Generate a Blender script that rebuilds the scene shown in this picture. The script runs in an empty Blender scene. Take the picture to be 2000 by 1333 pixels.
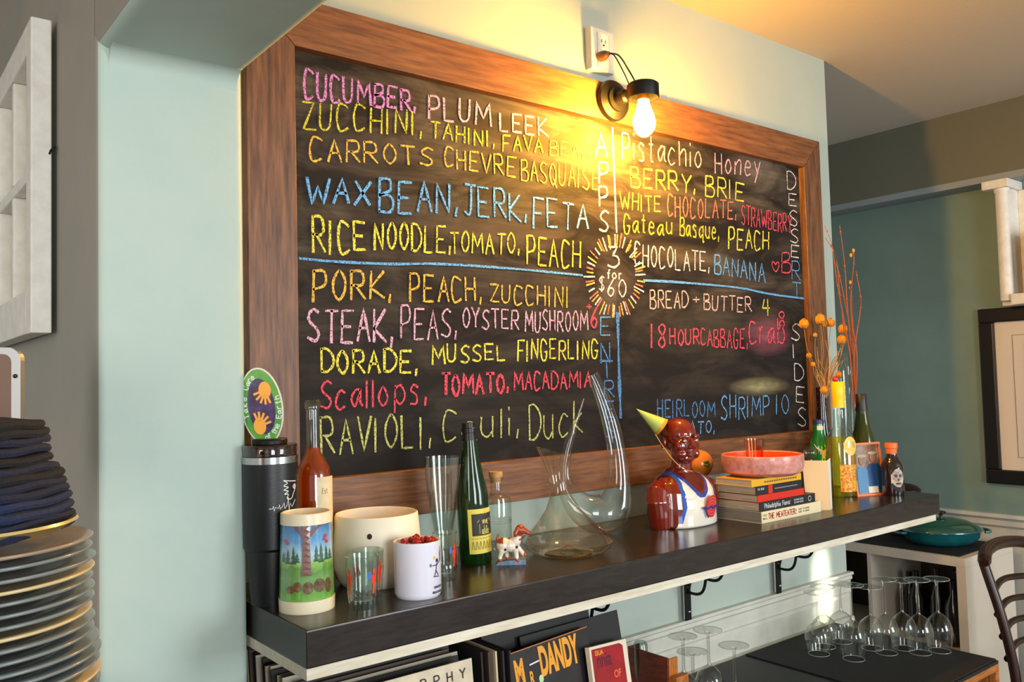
import bpy, bmesh, math, random
from mathutils import Vector, Matrix
random.seed(7)
C = bpy.context.scene.collection
sc = bpy.context.scene
# ------------------------------------------------------------------ camera
F = 1660.745
CAM = Vector((-0.73606, -1.62872, 0.18951))
YAW, PIT, ROL = 0.67021757, 0.0482864, -0.02612382
_f = Vector((math.sin(YAW)*math.cos(PIT), math.cos(YAW)*math.cos(PIT), math.sin(PIT)))
_r = Vector((math.cos(YAW), -math.sin(YAW), 0)); _u = _r.cross(_f)
RT = _r*math.cos(ROL)+_u*math.sin(ROL); UP = -_r*math.sin(ROL)+_u*math.cos(ROL); FW = _f
cd = bpy.data.cameras.new('camera'); cam = bpy.data.objects.new('camera', cd); C.objects.link(cam)
cam.matrix_world = Matrix(((RT.x, UP.x, -FW.x, CAM.x), (RT.y, UP.y, -FW.y, CAM.y), (RT.z, UP.z, -FW.z, CAM.z), (0, 0, 0, 1)))
cd.sensor_width = 36; cd.lens = 36*F/2000; cd.clip_start = 0.01
sc.camera = cam
# ------------------------------------------------------------------ world, light, exposure
sc.view_settings.view_transform = 'Standard'; sc.view_settings.look = 'None'
sc.view_settings.exposure = 0.0; sc.view_settings.gamma = 1.0; sc.view_settings.use_curve_mapping = False
w = bpy.data.worlds.new('world'); sc.world = w; w.use_nodes = True
w.node_tree.nodes['Background'].inputs[0].default_value = (0.86, 0.88, 0.88, 1)
w.node_tree.nodes['Background'].inputs[1].default_value = 0.66
def area(name, loc, target, sx, sy, power, col):
    l = bpy.data.lights.new(name, 'AREA'); l.shape = 'RECTANGLE'; l.size = sx; l.size_y = sy
    l.energy = power; l.color = col
    o = bpy.data.objects.new(name, l); C.objects.link(o); o.location = loc
    o.rotation_euler = (Vector(target)-Vector(loc)).to_track_quat('-Z', 'Y').to_euler(); return o
area('window_and_fill_light', (-0.9, -4.6, 0.35), (0.0, 0, 0.1), 1.1, 1.5, 95, (0.90, 0.96, 1.0))
area('window_and_fill_light', (2.3, -4.7, 0.35), (2.3, 0, 0.0), 1.5, 1.6, 120, (0.92, 0.97, 1.0))
area('window_and_fill_light', (-3.6, -2.2, 0.4), (-0.4, 0.2, 0.3), 1.0, 1.3, 44, (1.0, 0.90, 0.78))  # no window here: warm fill lamp added to brighten the sash and left wall
sh_ = area('sun_shaft', (2.75, -2.6, 0.12), (1.895, .025, -.53), .045, .20, .24, (1.0, .98, .76)); sh_.data.spread = math.radians(2.5)
BULB = 1400.0
sc.cycles.use_denoising = True
sc.cycles.max_bounces = 10; sc.cycles.transparent_max_bounces = 40
sc.cycles.sample_clamp_indirect = 6; sc.cycles.caustics_refractive = False; sc.cycles.caustics_reflective = False

# ------------------------------------------------------------------ helpers
def at(x, y, axis, v):
    d = RT*((x-1000)/F) - UP*((y-666.5)/F) + FW
    k = {'x': 0, 'y': 1, 'z': 2}[axis]
    return CAM + d*((v-CAM[k])/d[k])
def ypix(P):
    d = Vector(P)-CAM
    return 666.5-F*d.dot(UP)/d.dot(FW)
def ppm(P): return F/(Vector(P)-CAM).dot(FW)
def hgt(P, ypx):
    lo, hi = -0.3, 1.2
    for _ in range(40):
        m = (lo+hi)/2
        if ypix((P[0], P[1], P[2]+m)) > ypx: lo = m
        else: hi = m
    return lo
def away(P):
    d = Vector((P[0]-CAM.x, P[1]-CAM.y, 0)); return d.normalized()
def camang(P): return math.atan2(CAM.y-P[1], CAM.x-P[0])
def lin(c): return tuple(((v/255)/12.92 if v/255 <= .04045 else (((v/255)+.055)/1.055)**2.4) for v in c)
MATS = {}
def mat(name, rgb, rough=.5, metal=0, spec=.5, noise=0, scale=20, stretch=(1, 1, 1), bump=0, coat=0, rgb2=None, alpha=1, trans=0, ior=1.45, attr=None, em=None, ems=0):
    if name in MATS: return MATS[name]
    m = bpy.data.materials.new(name); m.use_nodes = True; MATS[name] = m
    nt = m.node_tree; b = nt.nodes['Principled BSDF']; L = nt.links.new
    b.inputs['Base Color'].default_value = (*lin(rgb), 1); b.inputs['Roughness'].default_value = rough
    b.inputs['Metallic'].default_value = metal; b.inputs['Specular IOR Level'].default_value = spec
    b.inputs['Coat Weight'].default_value = coat; b.inputs['Coat Roughness'].default_value = .08
    b.inputs['Transmission Weight'].default_value = trans; b.inputs['IOR'].default_value = ior
    if em: b.inputs['Emission Color'].default_value = (*lin(em), 1); b.inputs['Emission Strength'].default_value = ems
    if attr:
        a = nt.nodes.new('ShaderNodeAttribute'); a.attribute_name = attr; L(a.outputs['Color'], b.inputs['Base Color'])
    if noise or bump:
        tc = nt.nodes.new('ShaderNodeTexCoord'); mp = nt.nodes.new('ShaderNodeMapping'); mp.inputs['Scale'].default_value = stretch
        n = nt.nodes.new('ShaderNodeTexNoise'); n.inputs['Scale'].default_value = scale; n.inputs['Detail'].default_value = 6
        n.inputs['Roughness'].default_value = .62
        L(tc.outputs['Object'], mp.inputs[0]); L(mp.outputs[0], n.inputs[0])
        if noise:
            cr = nt.nodes.new('ShaderNodeValToRGB'); cr.color_ramp.elements[0].position = .5-.5*noise if noise < 1 else .35
            cr.color_ramp.elements[1].position = .5+.5*noise if noise < 1 else .65
            cr.color_ramp.elements[0].position = .36; cr.color_ramp.elements[1].position = .66
            c2 = rgb2 or tuple(max(0, v*(1-noise)) for v in rgb)
            cr.color_ramp.elements[0].color = (*lin(c2), 1); cr.color_ramp.elements[1].color = (*lin(rgb), 1)
            L(n.outputs[0], cr.inputs[0]); L(cr.outputs[0], b.inputs['Base Color'])
        if bump:
            bp = nt.nodes.new('ShaderNodeBump'); bp.inputs['Strength'].default_value = bump; bp.inputs['Distance'].default_value = .003
            L(n.outputs[0], bp.inputs['Height']); L(bp.outputs[0], b.inputs['Normal'])
    return m
def glass(name, rgb=(245, 250, 248), edge=(212, 218, 214), refl=.5, rough=.03, body=0):
    """thin walled glass: clear face on, denser and more reflective at grazing angles"""
    if name in MATS: return MATS[name]
    m = bpy.data.materials.new(name); m.use_nodes = True; MATS[name] = m
    nt = m.node_tree; nt.nodes.clear(); L = nt.links.new; N = nt.nodes.new
    out = N('ShaderNodeOutputMaterial'); lw = N('ShaderNodeLayerWeight'); lw.inputs[0].default_value = .5
    p = N('ShaderNodeMath'); p.operation = 'POWER'; p.inputs[1].default_value = 2.2; L(lw.outputs['Facing'], p.inputs[0])
    mx = N('ShaderNodeMixRGB'); mx.inputs[1].default_value = (*lin(rgb), 1); mx.inputs[2].default_value = (*lin(edge), 1); L(p.outputs[0], mx.inputs[0])
    t = N('ShaderNodeBsdfTransparent'); L(mx.outputs[0], t.inputs[0])
    g = N('ShaderNodeBsdfGlossy'); g.inputs['Roughness'].default_value = rough; g.inputs[0].default_value = (1, 1, 1, 1)
    q = N('ShaderNodeMath'); q.operation = 'MULTIPLY_ADD'; q.inputs[1].default_value = refl; q.inputs[2].default_value = .05; L(p.outputs[0], q.inputs[0])
    ms = N('ShaderNodeMixShader'); L(q.outputs[0], ms.inputs[0]); L(t.outputs[0], ms.inputs[1]); L(g.outputs[0], ms.inputs[2])
    if body:
        d = N('ShaderNodeBsdfTranslucent'); L(mx.outputs[0], d.inputs[0]); d2 = N('ShaderNodeBsdfDiffuse'); L(mx.outputs[0], d2.inputs[0])
        m1 = N('ShaderNodeMixShader'); L(d.outputs[0], m1.inputs[1]); L(d2.outputs[0], m1.inputs[2]); m2 = N('ShaderNodeMixShader'); m2.inputs[0].default_value = body
        L(ms.outputs[0], m2.inputs[1]); L(m1.outputs[0], m2.inputs[2]); L(m2.outputs[0], out.inputs[0])
    else: L(ms.outputs[0], out.inputs[0])
    return m
def obj(name, verts, faces, m, parent=None, smooth=False, uv=None):
    o0 = Vector((0, 0, 0)); p = parent
    while p is not None: o0 += p.location; p = p.parent
    me = bpy.data.meshes.new(name); me.from_pydata([tuple(Vector(v)-o0) for v in verts], [], faces); me.update()
    if smooth: me.polygons.foreach_set('use_smooth', [True]*len(me.polygons))
    me.materials.append(m); o = bpy.data.objects.new(name, me); C.objects.link(o)
    if parent: o.parent = parent
    return o
class MB:
    def __init__(s): s.v = []; s.f = []
    def add(s, v, f):
        n = len(s.v); s.v += [Vector(a) for a in v]; s.f += [tuple(i+n for i in q) for q in f]; return s
    def box(s, lo, hi, bev=0):
        x0, y0, z0 = lo; x1, y1, z1 = hi
        if bev <= 0:
            return s.add([(x0, y0, z0), (x1, y0, z0), (x1, y1, z0), (x0, y1, z0), (x0, y0, z1), (x1, y0, z1), (x1, y1, z1), (x0, y1, z1)],
                         [(0, 3, 2, 1), (4, 5, 6, 7), (0, 1, 5, 4), (1, 2, 6, 5), (2, 3, 7, 6), (3, 0, 4, 7)])
        bm = bmesh.new(); bmesh.ops.create_cube(bm, size=1)
        for v in bm.verts: v.co = Vector(((x0+x1)/2+v.co.x*(x1-x0), (y0+y1)/2+v.co.y*(y1-y0), (z0+z1)/2+v.co.z*(z1-z0)))
        bmesh.ops.bevel(bm, geom=bm.edges[:], offset=bev, segments=2, affect='EDGES', profile=.6)
        s.add([v.co.copy() for v in bm.verts], [[v.index for v in f.verts] for f in bm.faces]) if (bm.verts.index_update() or True) else 0
        bm.free(); return s
    def lathe(s, P, prof, n=40, cap=True, sx=1, sy=1):
        P = Vector(P); v = []; f = []
        for (r, z) in prof:
            for k in range(n):
                a = 2*math.pi*k/n; v.append(P+Vector((r*sx*math.cos(a), r*sy*math.sin(a), z)))
        for i in range(len(prof)-1):
            for k in range(n):
                k2 = (k+1) % n; f.append((i*n+k, i*n+k2, (i+1)*n+k2, (i+1)*n+k))
        if cap:
            if prof[0][0] > 1e-5: f.append(tuple(range(n-1, -1, -1)))
            if cap != 'bottom' and prof[-1][0] > 1e-5: f.append(tuple((len(prof)-1)*n+k for k in range(n)))
        return s.add(v, f)
    def tube(s, pts, rad, n=10, caps=True):
        pts = [Vector(p) for p in pts]; R = rad if isinstance(rad, (list, tuple)) else [rad]*len(pts)
        v = []; f = []; pn = None
        for i, p in enumerate(pts):
            t = (pts[min(i+1, len(pts)-1)]-pts[max(i-1, 0)]).normalized()
            if pn is None:
                pn = t.orthogonal().normalized()
            pn = (pn-t*pn.dot(t)).normalized(); b = t.cross(pn)
            for k in range(n):
                a = 2*math.pi*k/n; v.append(p+(pn*math.cos(a)+b*math.sin(a))*R[i])
        for i in range(len(pts)-1):
            for k in range(n):
                k2 = (k+1) % n; f.append((i*n+k, i*n+k2, (i+1)*n+k2, (i+1)*n+k))
        if caps: f.append(tuple(range(n-1, -1, -1))); f.append(tuple((len(pts)-1)*n+k for k in range(n)))
        return s.add(v, f)
    def ball(s, c, r, n=20, rot=None, sc3=(1, 1, 1)):
        bm = bmesh.new(); bmesh.ops.create_uvsphere(bm, u_segments=n, v_segments=max(8, n*2//3), radius=1)
        c = Vector(c); M = rot or Matrix.Identity(3)
        r3 = Vector((r*sc3[0], r*sc3[1], r*sc3[2]))
        bm.verts.index_update()
        s.add([c+M@Vector((v.co.x*r3.x, v.co.y*r3.y, v.co.z*r3.z)) for v in bm.verts], [[v.index for v in f.verts] for f in bm.faces])
        bm.free(); return s
    def prism(s, poly, d):
        """polygon of 3-D points extruded by vector d"""
        n = len(poly); d = Vector(d); poly = [Vector(p) for p in poly]
        return s.add(poly+[p+d for p in poly], [tuple(range(n-1, -1, -1)), tuple(range(n, 2*n))]+[(i, (i+1) % n, (i+1) % n+n, i+n) for i in range(n)])
    def build(s, name, m, parent=None, smooth=False):
        o = obj(name, s.v, s.f, m, parent, smooth)
        if smooth:
            o.data.set_sharp_from_angle(angle=math.radians(42))
        return o
def thing(name, label, cat, loc=(0, 0, 0), group=None):
    o = bpy.data.objects.new(name, None); C.objects.link(o); o.location = loc; o.empty_display_size = .02
    o['label'] = label; o['category'] = cat
    if group: o['group'] = group
    return o
def tag(o, label, cat, group=None):
    o['label'] = label; o['category'] = cat
    if group: o['group'] = group
    return o
def struct(o): o['kind'] = 'structure'; return o
def copy_tree(o, parent=None):
    c = o.copy(); C.objects.link(c); c.parent = parent
    for ch in list(o.children): copy_tree(ch, c)
    return c
def smooth_pts(p, n=6):
    p = [Vector(a) for a in p]
    if len(p) < 3: return p
    out = []; closed = (p[0]-p[-1]).length < 1e-6
    for i in range(len(p)-1):
        a = p[i-1] if i > 0 else (p[-2] if closed else p[0]*2-p[1]); b = p[i]; c = p[i+1]
        d = p[i+2] if i+2 < len(p) else (p[1] if closed else p[-1]*2-p[-2])
        for k in range(n):
            t = k/n; out.append(.5*((2*b)+(c-a)*t+(2*a-5*b+4*c-d)*t*t+(3*b-a-3*c+d)*t**3))
    return out+[p[-1]]
# base of a round thing that stands at pixel (cx, yfront)
def base(cx, yf, hw, z, yv=None):
    P = at(cx, yf, 'z', z); r = hw/ppm(P); P = P+away(P)*r
    if yv is not None: k = (yv-CAM.y)/(P.y-CAM.y); P = Vector((CAM.x+(P.x-CAM.x)*k, yv, z))
    return P
def pxprof(P, prof): 
    s = ppm(P); return [(hw/ppm((P[0], P[1], P[2]+hgt(P, y))), max(0, hgt(P, y))) for (y, hw) in prof]
def zr(prof):  # first ring sits on the base
    return [(prof[0][0], 0.0)]+prof[1:]

# ------------------------------------------------------------------ stroke font (x digit, y digit, A=10, z y x w = -1..-4)
G = {
'A': '00 5A A0|24 84', 'B': '00 0A|~0A 7A 87 56 05|~05 75 A3 80 00', 'C': '~99 6A 2A 05 20 60 91', 'D': '00 0A|~0A 5A A7 A3 50 00',
'E': '9A 0A 00 90|05 75', 'F': '00 0A 9A|05 75', 'G': '~98 6A 2A 05 20 70 94|94 54', 'H': '0A 00|9A 90|05 95', 'I': '0A 00', 'J': '0A AA|~6A 62 40 01',
'K': '0A 00|9A 04 A0', 'L': '0A 00 80', 'M': '00 1A 53 9A A0', 'N': '00 0A 90 9A', 'O': '~5A 17 13 50 93 97 5A', 'P': '00 0A|~0A 7A 97 75 04',
'Q': '~5A 17 13 50 93 97 5A|63 Az', 'R': '00 0A|~0A 7A 97 75 05|35 A0', 'S': '~99 5A 18 26 74 92 60 01', 'T': '0A AA|5A 50', 'U': '~0A 02 40 82 9A',
'V': '0A 50 AA', 'W': '0A 30 57 80 AA', 'X': '0A A0|AA 00', 'Y': '0A 55 AA|55 50', 'Z': '0A 9A 00 A0',
'a': '~86 46 03 30 74|86 81 A0', 'b': '0A 00|~05 57 93 60 01', 'c': '~86 47 03 30 81', 'd': '9A 90|~86 46 03 30 82', 'e': '~04 74 76 37 03 30 81', 'f': '~9A 59 40|16 76', 'g': '~86 46 03 30 83|86 8x 2x',
'h': '0A 00|~04 57 86 80', 'i': '06 00|09 0A', 'k': '0A 00|76 03 80', 'l': '0A 00', 'm': '06 00|~04 36 50|~53 86 90', 'n': '06 00|~04 57 86 80', 'o': '~47 03 40 83 47', 'p': '07 0x|~06 57 93 50 02', 'q': '~86 36 03 30 83|87 8x Ay',
'r': '07 00|~04 37 77', 's': '~76 37 15 63 60 10', 't': '4A 40 70|17 77', 'u': '~07 02 40 82|87 80', 'v': '07 40 87', 'w': '07 20 46 60 87', 'y': '07 42|87 1x',
'0': '~5A 17 13 50 93 97 5A', '1': '0A 00', '2': '~08 4A 88 55 00|00 90', '3': '1A 8A 46|~46 85 92 50 01', '4': '2A 04 84|6A 6z', '5': '9A 1A 16|~16 67 93 40 00', '6': '~8A 25 12 50 83 55 13', '7': '0A 9A 30', '8': '~55 18 5A 88 55 12 50 82 55', '9': '~96 56 18 5A 98 96|98 70',
'$': '~99 5A 18 26 74 92 60 01|5A 5z', '+': '52 58|25 85', ',': '22 0z', '.': '00 11', '-': '15 75', '&': '~A0 28 5A 77 03 30 94',
'%': '~50 07 2A 58|~58 8A A7 50'}
WID = {'I': .25, 'i': .15, 'l': .15, '1': .25, ',': .3, '.': .2, ' ': .6, 'M': 1.1, 'W': 1.2, 'm': .9, 'w': .9, 'r': .5, 't': .6, 'f': .6, 'J': .7}
def dg(c): return {'z': -1, 'y': -2, 'x': -3, 'w': -4, 'A': 10}.get(c) if c in 'zyxwA' else int(c)
def text_strokes(s, gap=.32, jit=.0, n=5):
    """strokes in a unit box: u 0..1 along the text, v 0..1 up"""
    tot = sum(WID.get(c, .8)+gap for c in s)-gap; x = 0; out = []
    for c in s:
        wd = WID.get(c, .8); jy = random.uniform(-jit, jit); jx = random.uniform(-jit, jit); lean = random.uniform(-jit, jit)*1.2
        for st in (G[c].split('|') if c in G else []):
            sm = st[0] == '~'; pts = [(dg(q[0])/10, dg(q[1])/10) for q in st.lstrip('~').split()]
            if c in 'Ii1l': pts = [(p[0]*.25+.0, p[1]) for p in pts]
            v = [Vector(((x+(p[0]+lean*p[1]+jx*.5)*wd)/tot, p[1]+jy, 0)) for p in pts]
            out.append(smooth_pts(v, n) if sm else [a.lerp(b, t/3) for a, b in zip(v, v[1:]) for t in range(3)]+[v[-1]])
        x += wd+gap
    return out
def ribbons(mb, strokes, fmap, width, push, rough=0):
    """strokes: lists of 2-D points; fmap -> 3-D point; ribbon of given width laid on the surface and raised by push(normal)"""
    for st in strokes:
        p = [fmap(q.x, q.y) for q in st]
        v = []; f = []
        for i in range(len(p)):
            a, b = p[max(i-1, 0)], p[min(i+1, len(p)-1)]; t = (b-a)
            if t.length < 1e-7: t = Vector((1, 0, 0))
            t.normalize(); nrm = push(p[i]); sd = t.cross(nrm).normalized()*(width/2*(1+random.uniform(-rough, rough)))
            e = t*(-width*.25 if i == 0 else width*.25 if i == len(p)-1 else 0)
            v += [p[i]-sd+e+nrm*.0006, p[i]+sd+e+nrm*.0006]
        for i in range(len(p)-1): f.append((2*i, 2*i+1, 2*i+3, 2*i+2))
        mb.add(v, f)
def write(parent, name, s, fmap, nrm, width, m, gap=.32, jit=0, lab=None, rough=0):
    mb = MB(); ribbons(mb, text_strokes(s, gap, jit), fmap, width, (nrm if callable(nrm) else (lambda p: Vector(nrm))), rough)
    o = mb.build(name, m, parent)
    if lab: o['label'] = lab
    return o
def quadmap(a, b, c, d):
    """a bottom-left, b bottom-right, c top-right, d top-left (3-D)"""
    a, b, c, d = map(Vector, (a, b, c, d))
    return lambda u, v: (a*(1-u)+b*u)*(1-v)+(d*(1-u)+c*u)*v
def cylmap(P, r, a0, a1, z0, z1):
    P = Vector(P); R = r if callable(r) else (lambda z: r)
    def fm(u, v):
        a = a0+(a1-a0)*u; z = z0+(z1-z0)*v; rr = R(z)
        return P+Vector((rr*math.cos(a), rr*math.sin(a), z))
    return fm
def patch(parent, name, m, fm, nu=10, nv=4, off=.0005, P=None, lab=None):
    v = []; f = []
    for j in range(nv+1):
        for i in range(nu+1):
            p = fm(i/nu, j/nv)
            if P is not None: d = Vector((p.x-P[0], p.y-P[1], 0)); p = p+d.normalized()*off
            v.append(p)
    for j in range(nv):
        for i in range(nu):
            k = j*(nu+1)+i; f.append((k, k+1, k+nu+2, k+nu+1))
    o = obj(name, v, f, m, parent, True)
    if lab: o['label'] = lab
    return o
def polypatch(mb, fm, poly, nrm):
    """filled polygon in (u,v) mapped onto a surface"""
    cu = sum(p[0] for p in poly)/len(poly); cv = sum(p[1] for p in poly)/len(poly)
    pts = [fm(cu, cv)]+[fm(*p) for p in poly]
    pts = [p+(nrm(p) if callable(nrm) else Vector(nrm))*.0009 for p in pts]; n = len(poly)
    mb.add(pts, [(0, i+1, (i+1) % n+1) for i in range(n)])
def radial(P): return lambda p: Vector((p.x-P[0], p.y-P[1], 0)).normalized()
def ell(cu, cv, ru, rv, n=20): return [(cu+ru*math.cos(2*math.pi*k/n), cv+rv*math.sin(2*math.pi*k/n)) for k in range(n)]
def fuse(meshes, voxel, smooth_it=4):
    me = bpy.data.meshes.new('tmp'); me.from_pydata([tuple(v) for v in meshes.v], [], meshes.f)
    o = bpy.data.objects.new('tmp', me); C.objects.link(o)
    md = o.modifiers.new('r', 'REMESH'); md.mode = 'VOXEL'; md.voxel_size = voxel
    if smooth_it: s = o.modifiers.new('s', 'SMOOTH'); s.iterations = smooth_it; s.factor = .5
    dg_ = bpy.context.evaluated_depsgraph_get(); m2 = bpy.data.meshes.new_from_object(o.evaluated_get(dg_))
    bpy.data.objects.remove(o); bpy.data.meshes.remove(me); return m2
def fused(name, mbx, voxel, m, parent=None, it=4, col=None):
    o0 = Vector((0, 0, 0)); p = parent
    while p is not None: o0 += p.location; p = p.parent
    me = fuse(mbx, voxel, it); me.name = name
    if col:
        a = me.color_attributes.new('Col', 'FLOAT_COLOR', 'POINT')
        for i, v in enumerate(me.vertices): a.data[i].color = (*lin(col(v.co)), 1)
    for v in me.vertices: v.co = v.co-o0
    me.polygons.foreach_set('use_smooth', [True]*len(me.polygons)); me.materials.clear(); me.materials.append(m)
    o = bpy.data.objects.new(name, me); C.objects.link(o)
    if parent: o.parent = parent
    return o
def bfont(parent, name, s, fm_origin, ux, uy, size, m, bold=0, ext=.0004, squeeze=1, lab=None):
    cu = bpy.data.curves.new('t', 'FONT'); cu.body = s; cu.size = 1; cu.offset = bold
    o = bpy.data.objects.new('t', cu); C.objects.link(o)
    me = bpy.data.meshes.new_from_object(o.evaluated_get(bpy.context.evaluated_depsgraph_get()))
    bpy.data.objects.remove(o); bpy.data.curves.remove(cu)
    ux = Vector(ux).normalized(); uy = Vector(uy).normalized(); n = ux.cross(uy)
    V = [Vector(fm_origin)+ux*(v.co.x*size*squeeze)+uy*(v.co.y*size)+n*ext for v in me.vertices]
    q = obj(name, V, [tuple(p.vertices) for p in me.polygons], m, parent); bpy.data.meshes.remove(me)
    if lab: q['label'] = lab
    return q

# ------------------------------------------------------------------ materials
M_wall = mat('paint_pale_aqua', (176, 186, 174), .55, noise=.05, scale=3, rgb2=(169, 181, 172), bump=.35)
M_jamb = mat('plaster_aqua', (178, 193, 182), .6, noise=.05, scale=5, rgb2=(170, 189, 180), bump=.7)
M_left = mat('paint_left_wall', (156, 148, 134), .6, noise=.1, scale=2.2, rgb2=(140, 140, 130), bump=.5)
M_far = mat('paint_teal', (122, 146, 136), .55, noise=.05, scale=4, bump=.3)
M_bulk = mat('paint_olive', (104, 104, 88), .6, bump=.2, scale=20)
M_under = mat('paint_grey', (140, 150, 152), .6)
M_ceil = mat('paint_ceiling', (196, 186, 170), .8, bump=.3, scale=60)
M_floor = mat('floor_boards', (96, 66, 44), .4, noise=.3, scale=6, stretch=(1, 8, 1))
M_white = mat('trim_white', (206, 204, 192), .4, noise=.06, scale=12, bump=.1)
M_whiteold = mat('old_white_paint', (232, 230, 222), .5, noise=.12, scale=26, rgb2=(218, 214, 202), bump=.4)
M_woodh = mat('stained_wood_horizontal', (140, 92, 54), .45, noise=.5, scale=7, stretch=(1.0, 12, 12), rgb2=(92, 56, 32), bump=.2)
M_woodv = mat('stained_wood_vertical', (130, 88, 58), .45, noise=.5, scale=7, stretch=(12, 12, 1.0), rgb2=(74, 48, 32), bump=.2)
M_shelf = mat('dark_shelf', (46, 39, 35), .24, noise=.35, scale=14, stretch=(1, 6, 6), rgb2=(28, 23, 21), bump=.05, spec=.5)
M_pine = mat('raw_pine', (226, 220, 202), .6, noise=.12, scale=12, stretch=(1, 10, 10), rgb2=(204, 192, 168))
M_black = mat('black_metal', (9, 8, 8), .45, spec=.3)
M_iron = mat('wrought_iron', (14, 16, 16), .5, metal=.4)
M_chrome = mat('brushed_steel', (190, 190, 190), .18, metal=1)
M_glass = glass('clear_glass')
M_glassw = glass('wine_glass', (250, 252, 250), (214, 216, 210), .6)
M_brown = mat('dark_brown_wood', (50, 24, 16), .3, noise=.3, scale=8, stretch=(3, 3, 1))
M_plastic = mat('white_plastic', (222, 218, 205), .35)
M_print_blk = mat('black_print', (22, 20, 20), .6)
M_cream = mat('cream_ceramic', (240, 232, 212), .18, coat=.5)

# ------------------------------------------------------------------ structure
WY = .029; ZC = 1.325; ZF = -1.3; XC0, XC1, YP, ZT = -.409, -.165, -.14, .758; XW = 2.055; XF = 3.245
ZS = -.19
def sbox(name, lo, hi, m, bev=0): return struct(MB().box(lo, hi, bev).build(name, m))
sbox('wall_back', (XC1-.01, WY, ZF), (XW, WY+.16, ZC), M_wall)
sbox('floor', (-4.2, -5, ZF-.1), (3.6, 2.6, ZF), M_floor)
sbox('ceiling', (-4.2, -5, ZC), (3.6, 2.6, ZC+.1), M_ceil)
sbox('wall_right', (XF, -5, ZF), (XF+.15, 2.6, ZC), M_far)
# partition with the opening the camera looks through: jamb below, header above
jb = MB()
def rr(x0, x1, y0, y1, r, n=5):
    o = []
    for cx, cy, a in ((x1-r, y1-.001, None), (x0+r, y1-.001, None)): pass
    pts = [(x1, y1), (x0, y1)]
    for k in range(n+1): a = math.pi+math.pi/2*k/n; pts.append((x0+r+r*math.cos(a), y0+r+r*math.sin(a)))
    for k in range(n+1): a = -math.pi/2+math.pi/2*k/n; pts.append((x1-r+r*math.cos(a), y0+r+r*math.sin(a)))
    return pts
jb.prism([Vector((x, y, ZF)) for x, y in rr(XC0, XC1, YP, 2.6, .014)], (0, 0, ZC-ZF))
o = struct(jb.build('wall_left', M_jamb, smooth=True)); o.data.materials.append(M_left)
for p in o.data.polygons:
    if p.center.x < XC0+.003: p.material_index = 1
hd = MB(); prof = []
r = .022
for k in range(6): a = math.pi+math.pi/2*k/5; prof.append((XC0+r+r*math.cos(a), ZT+r+r*math.sin(a)))
for k in range(6): a = -math.pi/2+math.pi/2*k/5; prof.append((XC1-r+r*math.cos(a), ZT+r+r*math.sin(a)))
prof += [(XC1, ZC), (XC0, ZC)]
hd.prism([Vector((x, -5, z)) for x, z in prof], (0, 5+YP+.016, 0))
o = struct(hd.build('trim_1', M_jamb, smooth=True)); o.data.materials.append(M_left)
for p in o.data.polygons:
    if p.center.x < XC0+.003: p.material_index = 1
# the cove where jamb meets header
cv = MB(); n = 8; R = .03
for side in (0,):
    pr = [(YP+.02, ZT+.01), (YP, ZT+.01)]+[(YP-R+R*math.cos(math.pi/2*k/n), ZT-R+R*math.sin(math.pi/2*k/n)) for k in range(n, -1, -1)][::1]
    pr = [(YP+.01, ZT+.012), (YP-R, ZT+.012), (YP-R, ZT)]+[(YP-R+R*math.sin(math.pi/2*k/n), ZT-R+R*math.cos(math.pi/2*k/n)) for k in range(1, n+1)]+[(YP+.01, ZT-R)]
cv.prism([Vector((XC0+.018, y, z)) for y, z in pr], (XC1-XC0-.030, 0, 0)); struct(cv.build('trim_2', M_jamb, smooth=True))
# bulkhead along the far wall
sbox('trim_3', (XF-.13, -5, 1.02), (XF, 2.6, ZC), M_bulk)
sbox('trim_4', (XF-.132, -5, .992), (XF, 2.6, 1.02), M_under)
# chair rails and wainscot
def rail(name, x0, x1, prof, m, axis):
    mb = MB()
    if axis == 'x': mb.prism([Vector((x0, y, z)) for y, z in prof], (x1-x0, 0, 0))
    else: mb.prism([Vector((y, x0, z)) for y, z in prof], (0, x1-x0, 0))
    return struct(mb.build(name, m))
zr0 = -.507
rail('trim_5', XC1+.005, XW+.012, [(WY, zr0), (WY-.018, zr0), (WY-.02, zr0-.008), (WY-.012, zr0-.014), (WY-.014, zr0-.024), (WY-.006, zr0-.032), (WY-.006, -.90), (WY, -.90)], M_white, 'x')
rail('trim_6', XC1+.005, XW, [(WY-.006, -.575), (WY-.012, -.577), (WY-.014, -.588), (WY-.006, -.592)], M_white, 'x')
rail('trim_7', XC1+.005, XW, [(WY-.006, -.655), (WY-.020, -.657), (WY-.024, -.672), (WY-.014, -.690), (WY-.006, -.70)], M_white, 'x')
zf0 = -.437
rail('trim_8', -4.8, 2.55, [(XF, zf0), (XF-.035, zf0), (XF-.04, zf0-.015), (XF-.022, zf0-.028), (XF-.025, zf0-.05), (XF-.01, zf0-.062), (XF-.01, ZF), (XF, ZF)], M_white, 'y')

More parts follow.
